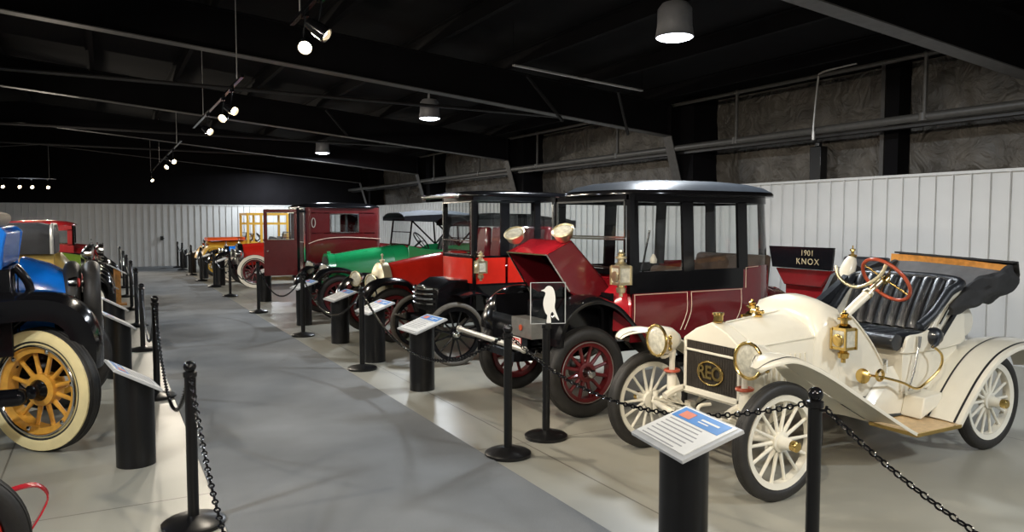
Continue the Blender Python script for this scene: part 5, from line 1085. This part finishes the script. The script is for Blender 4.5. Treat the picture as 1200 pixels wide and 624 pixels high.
for k in range(6):
    a = 2*pi*(k+.3)/6; MB('chrome').lathe(wc+RS@V((sin(a)*.30, -.045, cos(a)*.30)), RS@V((0, -1, 0)), [(0, .02), (.02, .018), (.026, .008), (.03, .0)], 10).build('rim_lug', car)
m = MB('black'); m.tube([(-1.5, 6.22, .44), (-.56, 6.20, .455)], .062, 18); m.lathe((-.56, 6.20, .455), (1, 0, 0), [(0, .062), (.03, .055), (.045, .04), (.05, 0)], 18); m.build('side_cylinder', car)
m = MB('black'); [m.bar((-3.7, YC+o_*.4, .55), (-.2, YC+o_*.4, .55), .07, .12) for o_ in (-1, 1)]; [m.bar((x, YC-.4, .55), (x, YC+.4, .55), .07, .07) for x in (-3.6, -2, -.9, -.25)]; [m.tube([(x, 6.46, .455), (x, 7.78, .455)], .04, 10) for x in (-.42, -3.2)]; m.build('chassis_frame', car)
fb = [(-1.80, .42), (-1.55, .50), (-1.30, .74), (-1.05, .98), (-.78, 1.10), (-.48, 1.13), (-.27, 1.09), (-.14, .97), (-.08, .80), (-.08, .60)]
for o_ in (-1, 1):
    m = MB('black'); fender(m, fb, YC+o_*.36, YC+o_*.88, crown=.05, lip=.15, sub=8); m.build('rear_fender', car, smooth=60)
    ya, yb = sorted((YC+o_*.46, YC+o_*.84)); MB('black').box((-2.5, ya, .38), (-1.5, yb, .42)).build('running_board', car, smooth=0)
    m = MB('black'); fender(m, [(-2.5, .42), (-2.65, .6), (-2.85, .9), (-3.2, 1.08), (-3.5, 1.0), (-3.7, .7)], YC+o_*.42, YC+o_*.86, crown=.05, lip=.06); m.build('front_fender', car, smooth=60)
m = MB('blue'); m.prism([(p.x, p.z) for p in cat([(-.66, 0, .95), (-.66, 0, 1.34), (-.66, 0, 1.40)], 2)]+[(-.62, 1.60), (-.66, 1.64), (-2.0, 1.62), (-2.05, 1.2), (-2.1, .95)], YC-.62, YC-.58); m.prism([(-.66, .60), (-.66, 1.34), (-.62, 1.60), (-.66, 1.64), (-2.0, 1.62), (-2.1, .6)], YC+.58, YC+.62)
m.prism([(-.70, 1.34), (-.70, 1.62), (-.63, 1.60), (-.66, 1.34)], YC-.6, YC+.6); m.prism([(-.68, 1.62), (-.68, 1.645), (-2.0, 1.645), (-2.0, 1.62)], YC-.6, YC+.6); m.build('body', car, bevel=.015)
m = MB('black'); m.prism([(-1.66, .5), (-1.36, .95), (-.86, 1.08), (-.46, 1.11), (-.2, 1.0), (-.14, .62), (-.35, .5)], YC-.37, YC-.36); m.prism([(-1.66, .5), (-1.36, .95), (-.86, 1.08), (-.46, 1.11), (-.2, 1.0), (-.14, .62), (-.35, .5)], YC+.36, YC+.37); m.build('inner_fender', car, smooth=0)
m = MB('black'); m.box((-.70, YC-.56, .60), (-.585, YC+.56, 1.33)); m.prism([(-1.2, 1.30), (-.60, 1.34), (-.60, .7), (-1.2, .7)], YC-.66, YC-.60); m.tube(cat([(-.585, YC-.60, 1.36), (-.50, YC-.58, 1.22), (-.50, YC-.56, 1.02), (-.62, YC-.55, .9)], 5), .03, 10); m.build('rear_recess', car, bevel=.01)
m = MB('blue'); m.loft([sel(-.58, YC+.02, .42, .80, 1.40, 4.5), sel(-.40, YC+.02, .40, .80, 1.34, 4.2), sel(-.26, YC+.02, .37, .82, 1.26, 3.6)]); m.build('rear_deck', car, smooth=35)
m = MB('tan'); m.prism([(p.x, p.z) for p in cat([(-.74, 0, 1.64), (-.70, 0, 1.70), (-.74, 0, 1.755), (-1.0, 0, 1.77), (-2.1, 0, 1.78), (-2.1, 0, 1.64)], 3)], YC-.60, YC+.60); m.build('cloth_top', car, bevel=.01)
for x, nm in ((-.24, 0), (-.10, 1)):
    m = MB('tire'); m.lathe((x, YC-.05, 1.06), (1, 0, 0), [(.062*sin(a)*1.0, .235+.068*cos(a)) for a in [2*pi*k/14 for k in range(14)]], 44, True)
    t_ = m.build('spare_tyre', car); m = MB('black'); m.lathe((x, YC-.05, 1.06), (1, 0, 0), [(-.03, .05), (-.035, .16), (-.03, .175), (.03, .175), (.02, .14), (.0, .05)], 32, True); m.build('spare_rim', t_)
m = MB('black'); m.bar((-.3, YC-.05, .6), (-.17, YC-.05, 1.06), .06, .08); m.tube([(-.36, YC-.05, 1.06), (-.05, YC-.05, 1.06)], .045, 12); m.build('spare_carrier', car)
for o_, yy in ((-1, YC-.30), (1, YC+.36)):
    m = MB('chrome'); m.lathe((-.22, yy, 1.20), (1, 0, 0), [(-.05, .01), (-.04, .035), (0, .05), (.02, .05), (.03, .03), (.035, 0)], 16); m.tube([(-.24, yy, 1.2), (-.26, yy, 1.10), (-.30, yy, 1.06)], .012, 8); m.use('plate_red').lathe((-.19, yy, 1.2), (1, 0, 0), [(0, .04), (.01, .03), (.014, 0)], 12); m.build('tail_lamp', car)
m = MB('chrome'); [m.lathe((-.24, YC-.34+k*.07, 1.08+.04*(k % 2)), (1, 0, 0), [(0, .02), (.03, .025), (.04, .0)], 10) for k in range(3)]; m.tube([(-.25, YC-.36, 1.04), (-.25, YC-.12, 1.06)], .014, 8); m.build('chrome_fittings', car)

# ================================================================== the rest of the left row
YC = 11.75; yr = auto('yellow_roadster', 'pale yellow roadster with squared charcoal cloth top, its tail to the aisle', -3.45, YC, 1, dict(body='yellow', rad='chrome', hood_z=(1.08, 1.14), hood_len=.9, body_z=1.14, body_len=1.45, spoke='rimyellow', r=.38, wb=2.7, ws_z=1.60, hw=.64, lamps=True))
m = MB('yellow'); m.loft([sel(-1.9, YC, .56, .62, 1.20, 6), sel(-1.5, YC, .60, .62, 1.28, 6), sel(-.75, YC, .61, .62, 1.32, 6), sel(-.58, YC, .58, .62, 1.31, 5)]); m.build('cab_side', yr, smooth=35)
m = MB('yellow'); m.loft([sel(-1.15, YC, .52, .62, 1.22, 3.4), sel(-.78, YC, .50, .62, 1.30, 3.2), sel(-.52, YC, .46, .62, 1.27, 3.0), sel(-.40, YC, .38, .66, 1.12, 2.6)]); m.build('rear_deck', yr, smooth=40)
def toprings(xs): return [[V((x, YC+.62*(1 if cos(a) > 0 else -1)*abs(cos(a))**(2/6)*w_, 1.27+(zt-1.27)*abs(sin(a))**(2/5))) for a in [pi*i/22 for i in range(23)]] for x, zt, w_ in xs]
m = MB('dimcloth'); m.loft(toprings([(-2.1, 1.60, .92), (-1.6, 1.66, .98), (-.75, 1.67, 1.0), (-.60, 1.63, .98), (-.56, 1.52, .94)])); tp_ = m.build('cloth_top', yr, smooth=40)
m = MB('silver'); e_ = toprings([(-.59, 1.645, .99)])[0]; m.tube(e_, .022, 8); e2 = toprings([(-1.75, 1.665, .99)])[0]; m.build('top_edge_trim', tp_)
m = MB('print_grey'); m.prism([(-1.35, 1.40), (-1.05, 1.40), (-1.05, 1.53), (-1.35, 1.53)], YC-.640, YC-.632); m.build('side_light', tp_, smooth=0)
auto('olive_touring_car', 'olive green car with pale spoked wheel beyond the yellow car', -.26, 14.6, -1, dict(body='olive', rad='chrome', hood_z=(1.12, 1.2), hood_w=(.28, .36), hood_len=.6, body_z=1.2, spoke='white2', ww='whitewall2', r=.38, ws_z=1.42, wb=2.2, body_len=1.1, lamp=(-.05, 1.14, .4), wsm='chrome', lampr=.11, bumper=False))
auto('red_sedan', 'dark red closed sedan furthest back in the left row', -.10, 18.2, -1, dict(body='deepred', rad='chrome', hood_z=(1.1, 1.2), hood_w=(.28, .38), hood_len=.14, body_z=1.22, spoke='white2', r=.38, kind='closed', roof_z=1.60, wb=2.3, body_len=1.3, lamp=(-.06, 1.08, .42), lampr=.13, bumper=False))
auto('black_touring_car', 'black car with bright lamps between the green car and the red sedan', -.26, 16.1, -1, dict(body='black', rad='chrome', hood_z=(1.08, 1.14), hood_len=.6, body_z=1.14, spoke='white2', r=.37, ws_z=1.36, wb=2.2, body_len=1.0, lamp=(-.05, 1.12, .4), wsm='chrome', lampr=.12))
auto('black_roadster', 'black car with nickel lamps at the far end of the left row', -.26, 21.8, -1, dict(body='black', rad='chrome', hood_z=(1.1, 1.16), hood_len=.6, body_z=1.14, spoke='rimyellow', r=.37, ws_z=1.2, wb=2.2, body_len=1.0, lamp=(-.05, .95, .4), wsm='chrome'))
# nearest left car: only its front wheel and a red strap reach into the picture
YC = 3.12; car = root('red_wheeled_car', (-1.2, YC, 0), 'car with black tyre, bright red wheel and red strap loop at the lower left corner', 'car')
for x in (-.655, -2.9):
    for o_ in (-1, 1): wheel(car, (x, YC+o_*.62, .345), .345, .10, 12, 'tire', 'wheelred', out=o_, ttk=.10, fel=.045)
m = MB('black'); [m.bar((-3.2, YC+o_*.33, .48), (-.6, YC+o_*.33, .48), .06, .1) for o_ in (-1, 1)]; [m.bar((x, YC-.33, .48), (x, YC+.33, .48), .06, .07) for x in (-3.1, -1.8, -.9)]; [m.tube([(x, YC-.58, .345), (x, YC+.58, .345)], .03, 8) for x in (-.655, -2.9)]; m.build('chassis_frame', car)
m = MB('black'); m.loft([sel(-.95, YC, .25, .5, .98, 3), sel(-1.7, YC, .33, .5, 1.05, 3)]); m.loft([sel(-1.7, YC, .36, .5, 1.06, 3), sel(-1.9, YC, .5, .5, 1.1, 4), sel(-3.0, YC, .5, .5, 1.05, 4)]); m.build('body', car)
for o_ in (-1, 1): m = MB('black'); fender(m, [(-3.4, .6), (-3.2, .78), (-2.9, .84), (-2.6, .76), (-2.3, .5), (-1.9, .42), (-1.5, .42), (-1.25, .48)], YC+o_*.42, YC+o_*.74); m.build('long_fender', car)
m = MB('crimson'); st = cat([(-.47, 3.70, .52), (-.38, 3.82, .525), (-.30, 3.92, .50), (-.26, 3.95, .44), (-.28, 3.92, .38), (-.33, 3.86, .31), (-.36, 3.80, .27)], 5)
for a, b in zip(st[:-1], st[1:]): m.bar(a, b, .008, .035, up=(0, 1, 0))
m.build('red_strap', car, smooth=60)
#@@END
